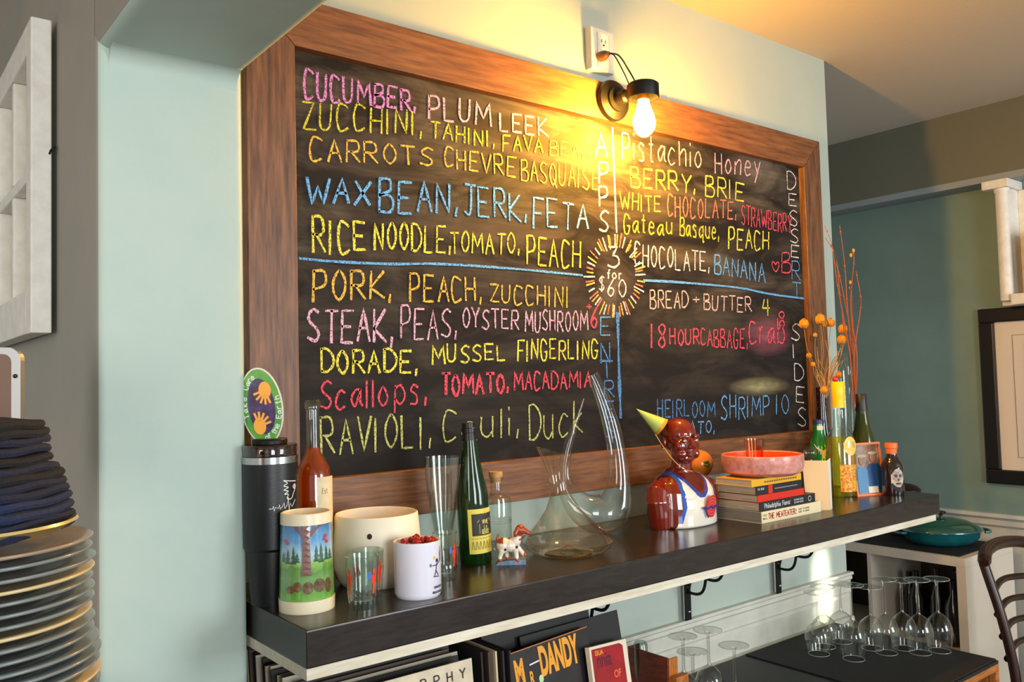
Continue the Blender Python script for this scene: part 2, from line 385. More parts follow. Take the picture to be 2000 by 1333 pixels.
# ------------------------------------------------------------------ menu chalkboard
BW = 1.852; BH = .90; YB = .023
board = thing('menu_chalkboard', 'large black menu chalkboard in a brown stained wood frame on the wall', 'chalkboard', (BW/2, 0, BH/2))
def chalk_board_mat():
    m = mat('chalkboard_black', (33, 30, 29), .6)
    nt = m.node_tree; L = nt.links.new; N = nt.nodes.new; b = nt.nodes['Principled BSDF']
    tc = N('ShaderNodeTexCoord'); mp = N('ShaderNodeMapping'); mp.inputs['Scale'].default_value = (1.0, 1, 3.2); mp.inputs['Rotation'].default_value = (0, .06, 0)
    n = N('ShaderNodeTexNoise'); n.inputs['Scale'].default_value = 3.2; n.inputs['Detail'].default_value = 9; n.inputs['Roughness'].default_value = .62; n.inputs['Distortion'].default_value = 1.1
    L(tc.outputs['Object'], mp.inputs[0]); L(mp.outputs[0], n.inputs[0])
    cr = N('ShaderNodeValToRGB'); e = cr.color_ramp.elements; e[0].position = .42; e[0].color = (0, 0, 0, 1); e[1].position = .78; e[1].color = (1, 1, 1, 1); L(n.outputs[0], cr.inputs[0])
    mp2 = N('ShaderNodeMapping'); mp2.inputs['Scale'].default_value = (2, 1, 40); mp2.inputs['Rotation'].default_value = (0, .12, 0)
    n2 = N('ShaderNodeTexNoise'); n2.inputs['Scale'].default_value = 2.0; n2.inputs['Detail'].default_value = 5; n2.inputs['Distortion'].default_value = .5
    L(tc.outputs['Object'], mp2.inputs[0]); L(mp2.outputs[0], n2.inputs[0])
    # wiped dust is heaviest over the upper rows
    sp = N('ShaderNodeSeparateXYZ'); L(tc.outputs['Object'], sp.inputs[0])
    mr = N('ShaderNodeMapRange'); mr.inputs[1].default_value = -.35; mr.inputs[2].default_value = .3; mr.inputs[3].default_value = .25; mr.inputs[4].default_value = 1.0; L(sp.outputs[2], mr.inputs[0])
    m1 = N('ShaderNodeMath'); m1.operation = 'MULTIPLY'; L(cr.outputs[0], m1.inputs[0]); L(n2.outputs[0], m1.inputs[1])
    m2 = N('ShaderNodeMath'); m2.operation = 'MULTIPLY'; L(m1.outputs[0], m2.inputs[0]); L(mr.outputs[0], m2.inputs[1])
    m3 = N('ShaderNodeMath'); m3.operation = 'MULTIPLY'; m3.inputs[1].default_value = .75; m3.use_clamp = True; L(m2.outputs[0], m3.inputs[0])
    mx = N('ShaderNodeMixRGB'); mx.inputs[1].default_value = (*lin((33, 30, 29)), 1); mx.inputs[2].default_value = (*lin((150, 136, 116)), 1)
    L(m3.outputs[0], mx.inputs[0]); L(mx.outputs[0], b.inputs['Base Color']); b.inputs['Specular IOR Level'].default_value = .12
    return m
MB().box((-.01, YB, -.01), (BW+.01, YB+.005, BH+.01)).build('chalk_panel', chalk_board_mat(), board)
RW = .103; ou = (-.104, -.100, BW+.101, BH+.104)  # outer x0,z0,x1,z1
def plank(pts, m, name='frame_board'):
    mb = MB().prism([Vector((x, 0, z)) for x, z in pts], (0, YB+.005, 0))
    o = mb.build(name, m, board); bv = o.modifiers.new('b', 'BEVEL'); bv.width = .0015; bv.segments = 2; return o
g = .0006
plank([(0+g, BH), (BW-g, BH), (ou[2]-g, ou[3]), (ou[0]+g, ou[3])], M_woodh)
plank([(ou[0]+g, ou[1]), (ou[2]-g, ou[1]), (BW-g, 0), (0+g, 0)], M_woodh)
plank([(0, 0+g), (0, BH-g), (ou[0], ou[3]-g), (ou[0], ou[1]+g)], M_woodv)
plank([(BW, BH-g), (BW, 0+g), (ou[2], ou[1]+g), (ou[2], ou[3]-g)], M_woodv)
# chalk writing --------------------------------------------------------
def chalk(name, rgb):
    m = mat('chalk_'+name, rgb, .95, spec=.1, noise=.75, scale=230, rgb2=tuple(int(v*.30+24) for v in rgb)); cr = [q for q in m.node_tree.nodes if q.type == 'VALTORGB'][0].color_ramp; cr.elements[0].position = .40; cr.elements[1].position = .52; return m
CH = {'pink': chalk('pink', (216, 140, 214)), 'lime': chalk('lime', (208, 205, 70)), 'orange': chalk('orange', (238, 190, 84)), 'blue': chalk('blue', (112, 176, 236)),
      'yellow': chalk('yellow', (240, 226, 84)), 'rose': chalk('rose', (236, 180, 206)), 'red': chalk('red', (240, 86, 106)), 'white': chalk('white', (236, 232, 228)),
      'pale': chalk('pale', (200, 204, 120)), 'sky': chalk('sky', (86, 140, 200)), 'salmon': chalk('salmon', (240, 130, 104)), 'dust': chalk('dust', (190, 150, 90)), 'shell': chalk('shell', (244, 196, 182))}
def cw(s, x0, t0, b0, x1, t1, b1, col, wd=.0048, gap=.3, jit=.065):
    def fm(u, v):
        x = x0+(x1-x0)*u; b = b0+(b1-b0)*u; t = t0+(t1-t0)*u
        return at(x, b+(t-b)*v, 'y', YB-.0008)
    write(board, 'chalk_word', s, fm, (0, -1, 0), wd*.92, CH[col], gap, jit, None, .3)
W = [("CUCUMBER,", 594, 134, 190, 816, 180, 216, 'pink', .0062), ("PLUM", 838, 186, 230, 958, 204, 247, 'rose', .006), ("LEEK", 977, 221, 255, 1070, 232, 267, 'rose', .006),
("ZUCCHINI,", 593, 197, 250, 830, 222, 266, 'lime'), ("TAHINI,", 842, 238, 270, 970, 259, 288, 'lime'), ("FAVA", 982, 263, 294, 1060, 270, 297, 'lime'), ("BEAN", 1074, 274, 302, 1152, 286, 310, 'dust', .004),
("CARROTS", 604, 267, 312, 846, 290, 323, 'orange'), ("CHEVRE", 868, 289, 325, 1008, 307, 345, 'orange'), ("BASQUAISE", 1018, 311, 350, 1170, 328, 372, 'orange', .0042),
("WAX", 597, 346, 398, 722, 354, 398, 'blue', .0066), ("BEAN,", 741, 349, 413, 900, 362, 416, 'blue', .0066), ("JERK,", 908, 362, 421, 1034, 382, 432, 'blue', .006), ("FETA", 1041, 382, 442, 1148, 402, 447, 'blue', .006),
("RICE", 612, 424, 494, 716, 439, 490, 'yellow', .0062), ("NOODLE,", 732, 436, 487, 884, 443, 494, 'yellow', .0056), ("TOMATO,", 880, 454, 494, 1018, 458, 497, 'yellow'), ("PEACH", 1029, 460, 515, 1134, 476, 525, 'yellow', .0058),
("PORK,", 611, 531, 591, 770, 533, 583, 'orange', .006), ("PEACH,", 801, 536, 590, 945, 546, 588, 'orange', .0056), ("ZUCCHINI", 958, 557, 590, 1112, 560, 600, 'orange'),
("STEAK,", 602, 603, 665, 772, 605, 668, 'rose', .0064), ("PEAS,", 783, 601, 664, 896, 605, 656, 'rose'), ("OYSTER", 903, 602, 640, 1013, 608, 644, 'rose', .0046), ("MUSHROOM", 1026, 608, 648, 1148, 608, 645, 'rose', .0044), ("+", 1143, 592, 606, 1158, 592, 606, 'red', .004), ("6", 1153, 601, 640, 1168, 601, 640, 'red', .006),
("DORADE,", 628, 684, 728, 820, 686, 728, 'yellow', .0062), ("MUSSEL", 844, 674, 711, 989, 674, 702, 'yellow', .0052), ("FINGERLING", 1011, 664, 704, 1168, 666, 700, 'yellow', .0048),
("Scallops,", 626, 749, 802, 838, 732, 784, 'red', .0052), ("TOMATO,", 863, 732, 773, 996, 730, 765, 'red', .0072), ("MACADAMIA", 1004, 728, 764, 1154, 726, 756, 'red', .005),
("RAVIOLI,", 628, 818, 888, 848, 812, 872, 'pale', .0054), ("Cauli,", 864, 806, 864, 1020, 798, 852, 'pale', .0048), ("Duck", 1034, 794, 861, 1142, 781, 843, 'pale', .0048),
("A", 1163, 262, 307, 1186, 262, 307, 'white', .006), ("P", 1170, 316, 356, 1189, 316, 356, 'white', .006), ("P", 1171, 365, 402, 1189, 365, 402, 'white', .006), ("S", 1171, 411, 451, 1189, 411, 451, 'white', .006),
("3", 1187, 485, 525, 1211, 485, 525, 'white', .006), ("for", 1185, 528, 545, 1215, 530, 546, 'white', .0042), ("$", 1170, 540, 567, 1180, 540, 567, 'white', .004), ("60", 1186, 548, 581, 1223, 548, 581, 'white', .0046),
("E", 1172, 618, 653, 1193, 618, 653, 'blue', .004), ("N", 1174, 668, 707, 1193, 668, 707, 'sky', .005), ("T", 1174, 704, 737, 1198, 704, 737, 'sky', .005), ("R", 1180, 743, 774, 1199, 743, 774, 'sky', .004), ("E", 1182, 784, 815, 1200, 784, 815, 'sky', .004), ("S", 1184, 825, 858, 1203, 825, 858, 'sky', .004),
("Pistachio", 1216, 258, 308, 1372, 284, 328, 'shell', .005), ("Honey", 1397, 298, 337, 1487, 306, 347, 'rose', .005), ("BERRY,", 1233, 325, 363, 1362, 345, 378, 'yellow', .006), ("BRIE", 1378, 342, 381, 1454, 360, 393, 'yellow', .0056),
("WHITE", 1211, 376, 410, 1291, 384, 413, 'orange', .0046), ("CHOCOLATE,", 1304, 381, 422, 1440, 396, 428, 'salmon', .005), ("STRAWBERRY", 1448, 401, 438, 1546, 422, 455, 'red', .0044),
("Gateau", 1218, 418, 454, 1314, 428, 459, 'lime', .005), ("Basque,", 1328, 427, 461, 1406, 438, 470, 'lime', .005), ("PEACH", 1423, 443, 485, 1502, 455, 488, 'yellow', .0062),
("CHOCOLATE,", 1239, 475, 517, 1388, 496, 532, 'white', .0048), ("BANANA", 1395, 498, 534, 1494, 516, 552, 'blue', .0054), ("B", 1526, 496, 534, 1544, 496, 534, 'red', .005),
("BREAD", 1270, 566, 601, 1343, 572, 602, 'shell', .0048), ("+", 1350, 576, 594, 1370, 576, 594, 'shell', .004), ("BUTTER", 1375, 575, 604, 1468, 583, 610, 'shell', .0048), ("4", 1489, 586, 614, 1506, 586, 614, 'yellow', .005),
("18", 1272, 635, 680, 1302, 637, 682, 'red', .0066), ("HOUR", 1308, 643, 673, 1366, 645, 674, 'red', .0056), ("CABBAGE,", 1369, 644, 674, 1462, 642, 680, 'red', .0048), ("Crab", 1463, 630, 670, 1534, 625, 674, 'red', .006), ("8", 1520, 609, 639, 1535, 609, 639, 'red', .005),
("HEIRLOOM", 1284, 781, 815, 1396, 785, 814, 'sky', .0042), ("SHRIMP", 1408, 773, 820, 1503, 777, 812, 'blue', .0046), ("10", 1516, 774, 812, 1541, 774, 810, 'blue', .0046), ("TOMATO,", 1296, 826, 850, 1398, 823, 846, 'blue', .0042)]
for t in "D337371 E378401 S410440 S446473 E480503 R511546 T550578".split(): W.append((t[0], 1538+(int(t[1:4])-337)*.05, int(t[1:4]), int(t[4:]), 1554+(int(t[1:4])-337)*.05, int(t[1:4])+2, int(t[4:])+2, 'blue' if t[0] in 'RT' else 'white', .0038))
for t in "S632664 I673699 D709741 E754784 S794830".split(): W.append((t[0], 1546+(int(t[1:4])-632)*.075, int(t[1:4]), int(t[4:]), 1563+(int(t[1:4])-632)*.075, int(t[1:4])+2, int(t[4:])+2, 'white', .0042))
for a in W: cw(*a)
def cl(pts, col, wd, name='chalk_line', n=4, rough=.2):
    mb = MB(); P2 = smooth_pts([Vector((x, y, 0)) for x, y in pts], n)
    ribbons(mb, [P2], lambda x, y: at(x, y, 'y', YB-.0008), wd, lambda p: Vector((0, -1, 0)), rough); return mb.build(name, CH[col], board)
cl([(585, 505), (650, 511), (760, 516), (860, 516), (1000, 525), (1137, 538)], 'blue', .0055)
cl([(1257, 548), (1330, 552), (1440, 562), (1500, 574), (1573, 584)], 'blue', .0066)
cl([(1196, 250), (1199, 330), (1204, 454)], 'white', .0062)
cl([(1206, 612), (1208, 700), (1212, 816)], 'sky', .010, rough=.5)
cl([(1514, 516), (1509, 511), (1508, 520), (1515, 531), (1521, 520), (1519, 512), (1514, 518)], 'red', .004, 'chalk_heart')
for col, ph in (('white', 0), ('orange', .12), ('salmon', .24)):
    mb = MB()
    for k in range(16):
        a = 2*math.pi*k/16+ph+random.uniform(-.05, .05)
        st = [Vector((1201+math.cos(a)*q*.72, 540+math.sin(a)*q, 0)) for q in (58+random.uniform(-4, 4), 68, 80+random.uniform(-5, 5))]
        ribbons(mb, [st], lambda x, y: at(x, y, 'y', YB-.0008), .0045, lambda p: Vector((0, -1, 0)), .2)
    mb.build('chalk_rays', CH[col], board)['kind'] = 'stuff'
# wiped chalk smears
def smear(cx, cy, rx, ry, rgb, dens):
    m = bpy.data.materials.new('chalk_smear'); m.use_nodes = True; nt = m.node_tree; nt.nodes.clear(); L = nt.links.new; N = nt.nodes.new
    out = N('ShaderNodeOutputMaterial'); d = N('ShaderNodeBsdfDiffuse'); d.inputs[0].default_value = (*lin(rgb), 1); t = N('ShaderNodeBsdfTransparent'); ms = N('ShaderNodeMixShader')
    tc = N('ShaderNodeTexCoord'); gr = N('ShaderNodeTexGradient'); gr.gradient_type = 'SPHERICAL'; mp = N('ShaderNodeMapping'); 
    c = at(cx, cy, 'y', YB-.0004); a = at(cx+rx, cy, 'y', YB-.0004); b = at(cx, cy-ry, 'y', YB-.0004); wx = a.x-c.x; wz = b.z-c.z
    mp.inputs['Scale'].default_value = (1/wx, 1, 1/wz); L(tc.outputs['Object'], mp.inputs[0]); L(mp.outputs[0], gr.inputs[0])
    nz = N('ShaderNodeTexNoise'); m2 = N('ShaderNodeMapping'); m2.inputs['Scale'].default_value = (3, 1, 14); nz.inputs['Scale'].default_value = 6; nz.inputs['Detail'].default_value = 6; nz.inputs['Distortion'].default_value = .8
    L(tc.outputs['Object'], m2.inputs[0]); L(m2.outputs[0], nz.inputs[0])
    q = N('ShaderNodeMath'); q.operation = 'MULTIPLY'; L(gr.outputs[1], q.inputs[0]); L(nz.outputs[0], q.inputs[1])
    q2 = N('ShaderNodeMath'); q2.operation = 'MULTIPLY'; q2.inputs[1].default_value = dens*2; q2.use_clamp = True; L(q.outputs[0], q2.inputs[0])
    L(q2.outputs[0], ms.inputs[0]); L(t.outputs[0], ms.inputs[1]); L(d.outputs[0], ms.inputs[2]); L(ms.outputs[0], out.inputs[0])
    o = obj('chalk_smear', [(-wx, 0, -wz), (wx, 0, -wz), (wx, 0, wz), (-wx, 0, wz)], [(0, 1, 2, 3)], m); o.parent = board; o.location = c-board.location
for s in [(1500, 655, 50, 44, (190, 110, 130), .42), (1485, 755, 60, 20, (190, 185, 140), .5), (1480, 335, 60, 45, (170, 160, 145), .3), (1345, 640, 120, 70, (120, 110, 90), .18), (1340, 500, 110, 26, (150, 135, 110), .3),
          (1201, 565, 42, 60, (150, 135, 120), .35), (960, 460, 170, 30, (150, 130, 110), .22), (700, 290, 110, 60, (140, 128, 118), .2), (1050, 250, 140, 50, (140, 120, 90), .15), (1000, 690, 170, 24, (130, 120, 105), .2)]: smear(*s)

# ------------------------------------------------------------------ shelf
XS0, XS1, YS = -.16, 1.93, -.367
sh = thing('wall_shelf', 'long dark brown shelf with pale underside below the chalkboard', 'shelf', (XS0, YS, ZS))
MB().box((XS0, YS, ZS-.060), (XS1, WY-.001, ZS), .003).build('shelf_board', M_shelf, sh)
MB().box((XS0+.001, YS+.004, ZS-.079), (XS1-.02, WY-.001, ZS-.0605), .001).build('bottom_board', M_pine, sh)['label'] = 'pale raw wood bottom board'
for bx_, lb in ((.74, 'black twisted iron shelf bracket beside the dark records'), (1.178, 'black twisted iron shelf bracket above the four stemmed glasses'), (1.618, 'black twisted iron shelf bracket nearest the wall corner')):
    zb = ZS-.0795; t = thing('shelf_bracket', lb, 'bracket', (bx_, WY, -.515), 'iron brackets under the shelf')
    MB().box((bx_-.012, WY-.0245, -.505), (bx_+.012, WY-.0195, zb), .001).build('wall_plate', M_iron, t)
    MB().box((bx_-.012, -.29, zb-.005), (bx_+.012, WY-.02, zb), .001).build('top_plate', M_iron, t)
    A = Vector((bx_, WY-.026, -.425)); B = Vector((bx_, -.19, zb-.010)); D = B-A; Nn = Vector((0, -D.z, D.y)).normalized()
    for sg in (1, -1):
        MB().tube([A+D*(k/48)+Nn*(.023*sg*math.sin(math.pi*3*k/48)) for k in range(49)], .0042, 8).build('scroll', M_iron, t, True)
    mb = MB()
    for zz in (-.41, -.48): mb.lathe((bx_, 0, 0), [(0, 0)], 3) if 0 else mb.ball((bx_, WY-.026, zz), .005, 10)
    mb.build('screw', M_chrome, t, True)

# ------------------------------------------------------------------ outlet, lamp
a = at(1141, 56, 'y', WY); b_ = at(1181, 150, 'y', WY)
ox0, ox1, oz1 = a.x, a.x+.088, a.z; oz0 = oz1-.118
ol = thing('wall_outlet', 'white double wall outlet above the lamp', 'outlet', (ox0, WY, oz0))
MB().box((ox0, WY-.026, oz0), (ox1, WY, oz1), .004).build('outlet_box', M_plastic, ol)
MB().box((ox0+.022, WY-.029, oz0+.008), (ox1-.022, WY-.0262, oz1-.012), .003).build('socket_plate', M_plastic, ol)
mb = MB()
for zz in (oz0+.078,): 
    for dx in (-.007, .007): mb.box((ox0+.044+dx-.0012, WY-.0295, zz), (ox0+.044+dx+.0012, WY-.0287, zz+.009))
    mb.lathe((ox0+.044, WY-.029, zz-.009), [(.0028, 0), (.0028, .004)], 10)
mb.build('socket_slot', M_black, ol)
# lamp
lp = at(1200, 196, 'y', -.012); lamp = thing('wall_lamp', 'black wall lamp with bare glowing filament bulb above the chalkboard', 'lamp', (lp.x, 0, lp.z))
def disc_y(mb, c, prof, n=40):
    """lathe around the -Y axis; prof: (radius, distance out of the wall)"""
    v = []; f = []
    for r, d in prof:
        for k in range(n): a = 2*math.pi*k/n; v.append((c[0]+r*math.cos(a), c[1]-d, c[2]+r*math.sin(a)))
    for i in range(len(prof)-1):
        for k in range(n): k2 = (k+1) % n; f.append((i*n+k, i*n+k2, (i+1)*n+k2, (i+1)*n+k))
    f.append(tuple((len(prof)-1)*n+k for k in range(n))); return mb.add(v, f)
disc_y(MB(), (lp.x, -.0005, lp.z), [(.056, 0), (.057, .008), (.054, .014), (.034, .020), (.033, .026)]).build('back_plate', M_black, lamp, True)
disc_y(MB(), (lp.x, -.026, lp.z), [(.018, 0), (.018, .03), (.012, .036)]).build('swivel', M_black, lamp, True)
cp = at(1256, 178, 'y', -.125)
MB().tube([(lp.x, -.05, lp.z), (lp.x+.01, -.075, lp.z+.01), (cp.x-.012, -.118, cp.z)], .008, 12).build('arm', M_black, lamp, True)
rc = 31/ppm(cp)
MB().lathe((cp.x, cp.y, cp.z-.020), [(rc*.97, 0), (rc, .002), (rc, .036), (rc*.9, .040), (0.001, .041), (0.001, .037), (rc*.92, .035), (rc*.93, .001)], 48, False).build('socket_cup', M_black, lamp, True)
MB().lathe((cp.x, cp.y, cp.z-.024), [(.014, 0), (.015, .03), (.013, .04)], 24).build('socket', mat('brass', (190, 140, 70), .25, metal=1), lamp, True)
zb_ = cp.z-.024
bm_ = bpy.data.materials.new('glowing_bulb'); bm_.use_nodes = True; nt = bm_.node_tree; nt.nodes.clear()
e_ = nt.nodes.new('ShaderNodeEmission'); e_.inputs[0].default_value = (1.0, .47, .05, 1); e_.inputs[1].default_value = BULB; oo = nt.nodes.new('ShaderNodeOutputMaterial'); nt.links.new(e_.outputs[0], oo.inputs[0])
MB().lathe((cp.x, cp.y, zb_-.098), [(.001, 0), (.010, .002), (.020, .010), (.027, .022), (.0295, .036), (.0275, .052), (.021, .070), (.0155, .086), (.0135, .100)], 32).build('bulb', bm_, lamp, True)
# plug and cord
pc = at(1172, 112, 'y', WY-.03)
cord = thing('power_cord', 'dark power cord plugged into the outlet and looping to the lamp', 'cord', pc)
disc_y(MB(), (pc.x, WY-.0295, pc.z), [(.013, 0), (.014, .012), (.012, .022), (.006, .034)]).build('plug', mat('brown_plastic', (90, 62, 48), .4), cord, True)
e1 = Vector((pc.x, WY-.066, pc.z))
MB().tube(smooth_pts([e1, e1+Vector((.025, -.012, -.006)), Vector((cp.x-.03, cp.y+.02, cp.z+.055)), Vector((cp.x-.012, cp.y+.012, cp.z+.022))], 10), .0022, 8).build('cord', M_black, cord, True)
MB().tube(smooth_pts([e1, e1+Vector((.012, -.012, -.014)), Vector((lp.x+.008, -.062, lp.z+.03)), Vector((lp.x+.006, -.068, lp.z-.006)), Vector((lp.x+.04, -.075, lp.z-.038)), Vector((cp.x-.008, cp.y, cp.z-.03))], 10), .0018, 8).build('cord', M_black, cord, True)

# ------------------------------------------------------------------ things on the shelf
def rfun(prof):
    def R(z):
        for (r0, z0), (r1, z1) in zip(prof, prof[1:]):
            if z0 <= z <= z1 and z1 > z0: return r0+(r1-r0)*(z-z0)/(z1-z0)
        return prof[-1][0]
    return R
# black travel tumbler
P = base(531, 1186, 42, ZS)
t = thing('travel_tumbler', 'tall black insulated travel tumbler with steel rim and clear lid', 'tumbler', P)
pf = zr(pxprof(P, [(1180, 40), (1110, 45), (1072, 46), (1066, 52), (990, 53), (904, 53)])); M_pc = mat('black_powder_coat', (20, 22, 25), .38, bump=.1, scale=300)
MB().lathe(P, pf, 56).build('body', M_pc, t, True); zt_ = pf[-1][1]; rt_ = pf[-1][0]
MB().lathe(P, [(rt_*.995, zt_+.0003), (rt_*1.0, zt_+.012), (rt_*.97, zt_+.013)], 56).build('steel_rim', M_chrome, t, True)
MB().lathe(P, [(rt_*.96, zt_+.0135), (rt_*.99, zt_+.030), (rt_*.95, zt_+.033)], 56).build('lid', glass('smoke_lid', (170, 150, 140), (90, 80, 75), .6), t, True)
MB().lathe(P, [(rt_*.62, zt_+.0335), (rt_*.64, zt_+.040), (rt_*.6, zt_+.043)], 40).build('lid_slider', M_black, t, True)
ca = camang(P); Rr = rfun(pf)
fm = cylmap(P, lambda z: Rr(z)+.0003, ca+.40, ca+1.05, hgt(P, 972), hgt(P, 936))
mb = MB(); ribbons(mb, [smooth_pts([Vector(q+(0,)) for q in pts], 4) for pts in ([(1, .9), (.5, .95), (.1, 1), (.35, .85), (.1, .72), (.4, .62), (.1, .5), (.4, .42), (.15, .28), (.4, .25), (.3, .05), (.6, .0), (.8, .3), (1, .6)], [(.9, .5), (.75, .62), (.9, .75), (1, .62), (.9, .5)])], fm, .0013, radial(P)); mb.build('winged_emblem', mat('white_print', (235, 235, 235), .5), t)
mb = MB(); polypatch(mb, fm, ell(.9, .62, .1, .09, 12), radial(P)); mb.build('emblem_dot', mat('pink_print', (240, 150, 160), .5), t)
fm = cylmap(P, lambda z: Rr(z)+.0003, ca-.05, ca+1.0, hgt(P, 996), hgt(P, 972)); mb = MB()
ribbons(mb, [[Vector((q[0]/30, .35+q[1], 0)) for q in [(0, 0), (3, 0), (4, .2), (5, -.2), (6, .1), (9, 0), (10, .3), (11, -.1), (13, .1), (15, .4), (16, -.1), (18, .1), (20, .8), (21, -.2), (23, .3), (25, 0), (27, .2), (30, .5)]]], fm, .0011, radial(P)); mb.build('script_lettering', MATS['white_print'], t)
tumbler_top = P+Vector((0, 0, zt_+.043)); tumbler_P = P
# oval sign "Take Care of the Earth"
sg = thing('oval_sign', 'green oval sign reading Take Care of the Earth on the tumbler lid', 'sign', tumbler_top)
dep = (tumbler_top-CAM).dot(FW)
ctr = tumbler_top+Vector((0, 0, 0)); S_ = dep/F
up = (UP*math.cos(-.16)-RT*math.sin(.16)).normalized(); rt = (RT*.96-UP*-.16).normalized()
rt = (RT-up*RT.dot(up)).normalized(); nn = rt.cross(up).normalized()
cz = Vector(CAM)+ (RT*((511-1000)/F)-UP*((794-666.5)/F)+FW)*dep
def om(u, v): return cz+rt*(u*41*S_)+up*(v*76*S_)
def oval(name, ru, rv, th, off, m, lab=None):
    mb = MB(); mb.prism([om(ru*math.cos(2*math.pi*k/48), rv*math.sin(2*math.pi*k/48))+nn*off for k in range(48)], nn*th); o = mb.build(name, m, sg)
    if lab: o['label'] = lab
oval('backing', 1, 1, -.003, 0, M_plastic); oval('green_face', .94, .96, .0004, .0002, mat('sign_green', (110, 170, 50), .35, noise=.4, scale=30, rgb2=(60, 140, 60)))
oval('picture', .64, .72, .0004, .0008, mat('sign_purple', (84, 56, 110), .35, noise=.6, scale=60, rgb2=(40, 24, 60)), 'purple globe picture')
mo = mat('sign_orange', (244, 166, 60), .4)
for cx_, cy_, fl in ((.28, .40, 1), (-.22, -.50, -1)):
    mb = MB(); polypatch(mb, om, ell(cx_, cy_, .3, .22, 14), nn*1.6)
    for k in range(5):
        a = (.2+k*.42)*1.0+(math.pi if fl > 0 else 0); st = [Vector((cx_+.2*math.cos(a)*1.0, cy_+.15*math.sin(a), 0)), Vector((cx_+.55*math.cos(a), cy_+.36*math.sin(a), 0))]
        ribbons(mb, [st], lambda u, v: om(u, v)+nn*.0012, .0042, lambda p: nn)
    mb.build('orange_hand', mo, sg)
def arctext(s, a0, a1, rad, sz, name, m):
    mb = MB(); n = len(s)
    for i, c in enumerate(s):
        if c == ' ': continue
        a = a0+(a1-a0)*i/(n-1); pc_ = om(rad*math.cos(a), rad*math.sin(a)); tang = om(rad*math.cos(a+.01*(1 if a1 > a0 else -1)), rad*math.sin(a+.01*(1 if a1 > a0 else -1)))-pc_; tang.normalize()
        rd = nn.cross(tang)
        for st in text_strokes(c):
            ribbons(mb, [st], lambda u, v: pc_+tang*((u-.5)*sz*.75)+rd*((v-.5)*sz)+nn*.0004, .0016, lambda p: nn)
    mb.build(name, m, sg)
arctext('Take Care', math.radians(195), math.radians(105), .80, .0088, 'lettering', MATS['white_print'])
arctext('of the Earth', math.radians(272), math.radians(372), .80, .0088, 'lettering', MATS['white_print'])

# amber bottle
P = base(616, 1156, 33, ZS); P = P+Vector((0, .0, 0))
t = thing('spirit_bottle', 'long-necked bottle of amber spirit with a cream label', 'bottle', P)
pf = zr(pxprof(P, [(1150, 34), (1140, 35), (930, 35), (914, 32), (900, 24), (888, 17), (874, 13), (800, 13), (798, 16), (786, 16), (782, 13)]))
MB().lathe(P, pf, 48, 'bottom').build('glass', M_glass, t, True)
M_amb = glass('amber_liquid', (228, 104, 22), (196, 66, 8), .25, .05, .4)
li = [(max(.001, r-.002), z+.002 if i == 0 else z) for i, (r, z) in enumerate(pf[:7])]
MB().lathe(P, li, 40).build('amber_spirit', M_amb, t, True)
Rr = rfun(pf); ca = camang(P)
patch(t, 'label', mat('label_cream', (232, 214, 172), .6, noise=.1, scale=40), cylmap(P, lambda z: Rr(z)+.0005, ca+.18, ca+1.9, hgt(P, 1120), hgt(P, 930)), 16, 2)
write(t, 'label_lettering', 'Est.', cylmap(P, lambda z: Rr(z)+.0006, ca+.45, ca+.85, hgt(P, 962), hgt(P, 952)), radial(P), .0007, mat('brown_print', (120, 90, 60), .6))
# forest picture cup
P = base(600, 1201, 52, ZS)
t = thing('picture_cup', 'cream insulated cup with a wraparound forest picture', 'cup', P)
pf = zr(pxprof(P, [(1185, 53), (1165, 53), (1100, 51.5), (1000, 47)]))
zt_ = pf[-1][1]; rt_ = pf[-1][0]; rb = pf[0][0]; Rr = rfun(pf)
zb0 = .021; zb1 = zt_-.018
M_crm = mat('cream_plastic', (238, 224, 190), .3)
MB().lathe(P, [(rb, 0), (rb*1.005, .002), (Rr(zb0)+.0008, zb0), (Rr(zb0)-.001, zb0+.0005)], 56).build('bottom_band', M_crm, t, True)
MB().lathe(P, [(Rr(zb1)-.001, zb1-.0005), (Rr(zb1)+.0008, zb1), (rt_+.0008, zt_), (rt_-.002, zt_+.001), (rt_-.004, zt_-.001), (rb*.86, .012), (.001, .012)], 56, False).build('rim_band', M_crm, t, True)
def picmat():
    m = mat('cup_picture', (120, 170, 210), .12, coat=1)
    nt = m.node_tree; L = nt.links.new; N = nt.nodes.new; b = nt.nodes['Principled BSDF']
    tc = N('ShaderNodeTexCoord'); sp = N('ShaderNodeSeparateXYZ'); nz = N('ShaderNodeTexNoise'); nz.inputs['Scale'].default_value = 60; nz.inputs['Detail'].default_value = 4
    L(tc.outputs['Object'], sp.inputs[0]); L(tc.outputs['Object'], nz.inputs[0])
    ad = N('ShaderNodeMath'); ad.operation = 'MULTIPLY_ADD'; ad.inputs[1].default_value = .03; L(nz.outputs[0], ad.inputs[0]); L(sp.outputs[2], ad.inputs[2])
    mr = N('ShaderNodeMapRange'); mr.inputs[1].default_value = zb0+.013; mr.inputs[2].default_value = zb1+.015; L(ad.outputs[0], mr.inputs[0])
    cr = N('ShaderNodeValToRGB'); el = cr.color_ramp.elements
    cols = [(0, (120, 186, 70)), (.14, (100, 150, 60)), (.3, (118, 160, 92)), (.42, (92, 146, 60)), (.50, (150, 196, 96)), (.53, (170, 200, 190)), (.62, (176, 214, 226)), (.8, (98, 160, 206)), (1, (60, 116, 176))]
    el[0].position = 0; el[0].color = (*lin(cols[0][1]), 1); el[1].position = 1; el[1].color = (*lin(cols[-1][1]), 1)
    for p_, c_ in cols[1:-1]: e = el.new(p_); e.color = (*lin(c_), 1)
    L(mr.outputs[0], cr.inputs[0]); L(cr.outputs[0], b.inputs['Base Color']); return m
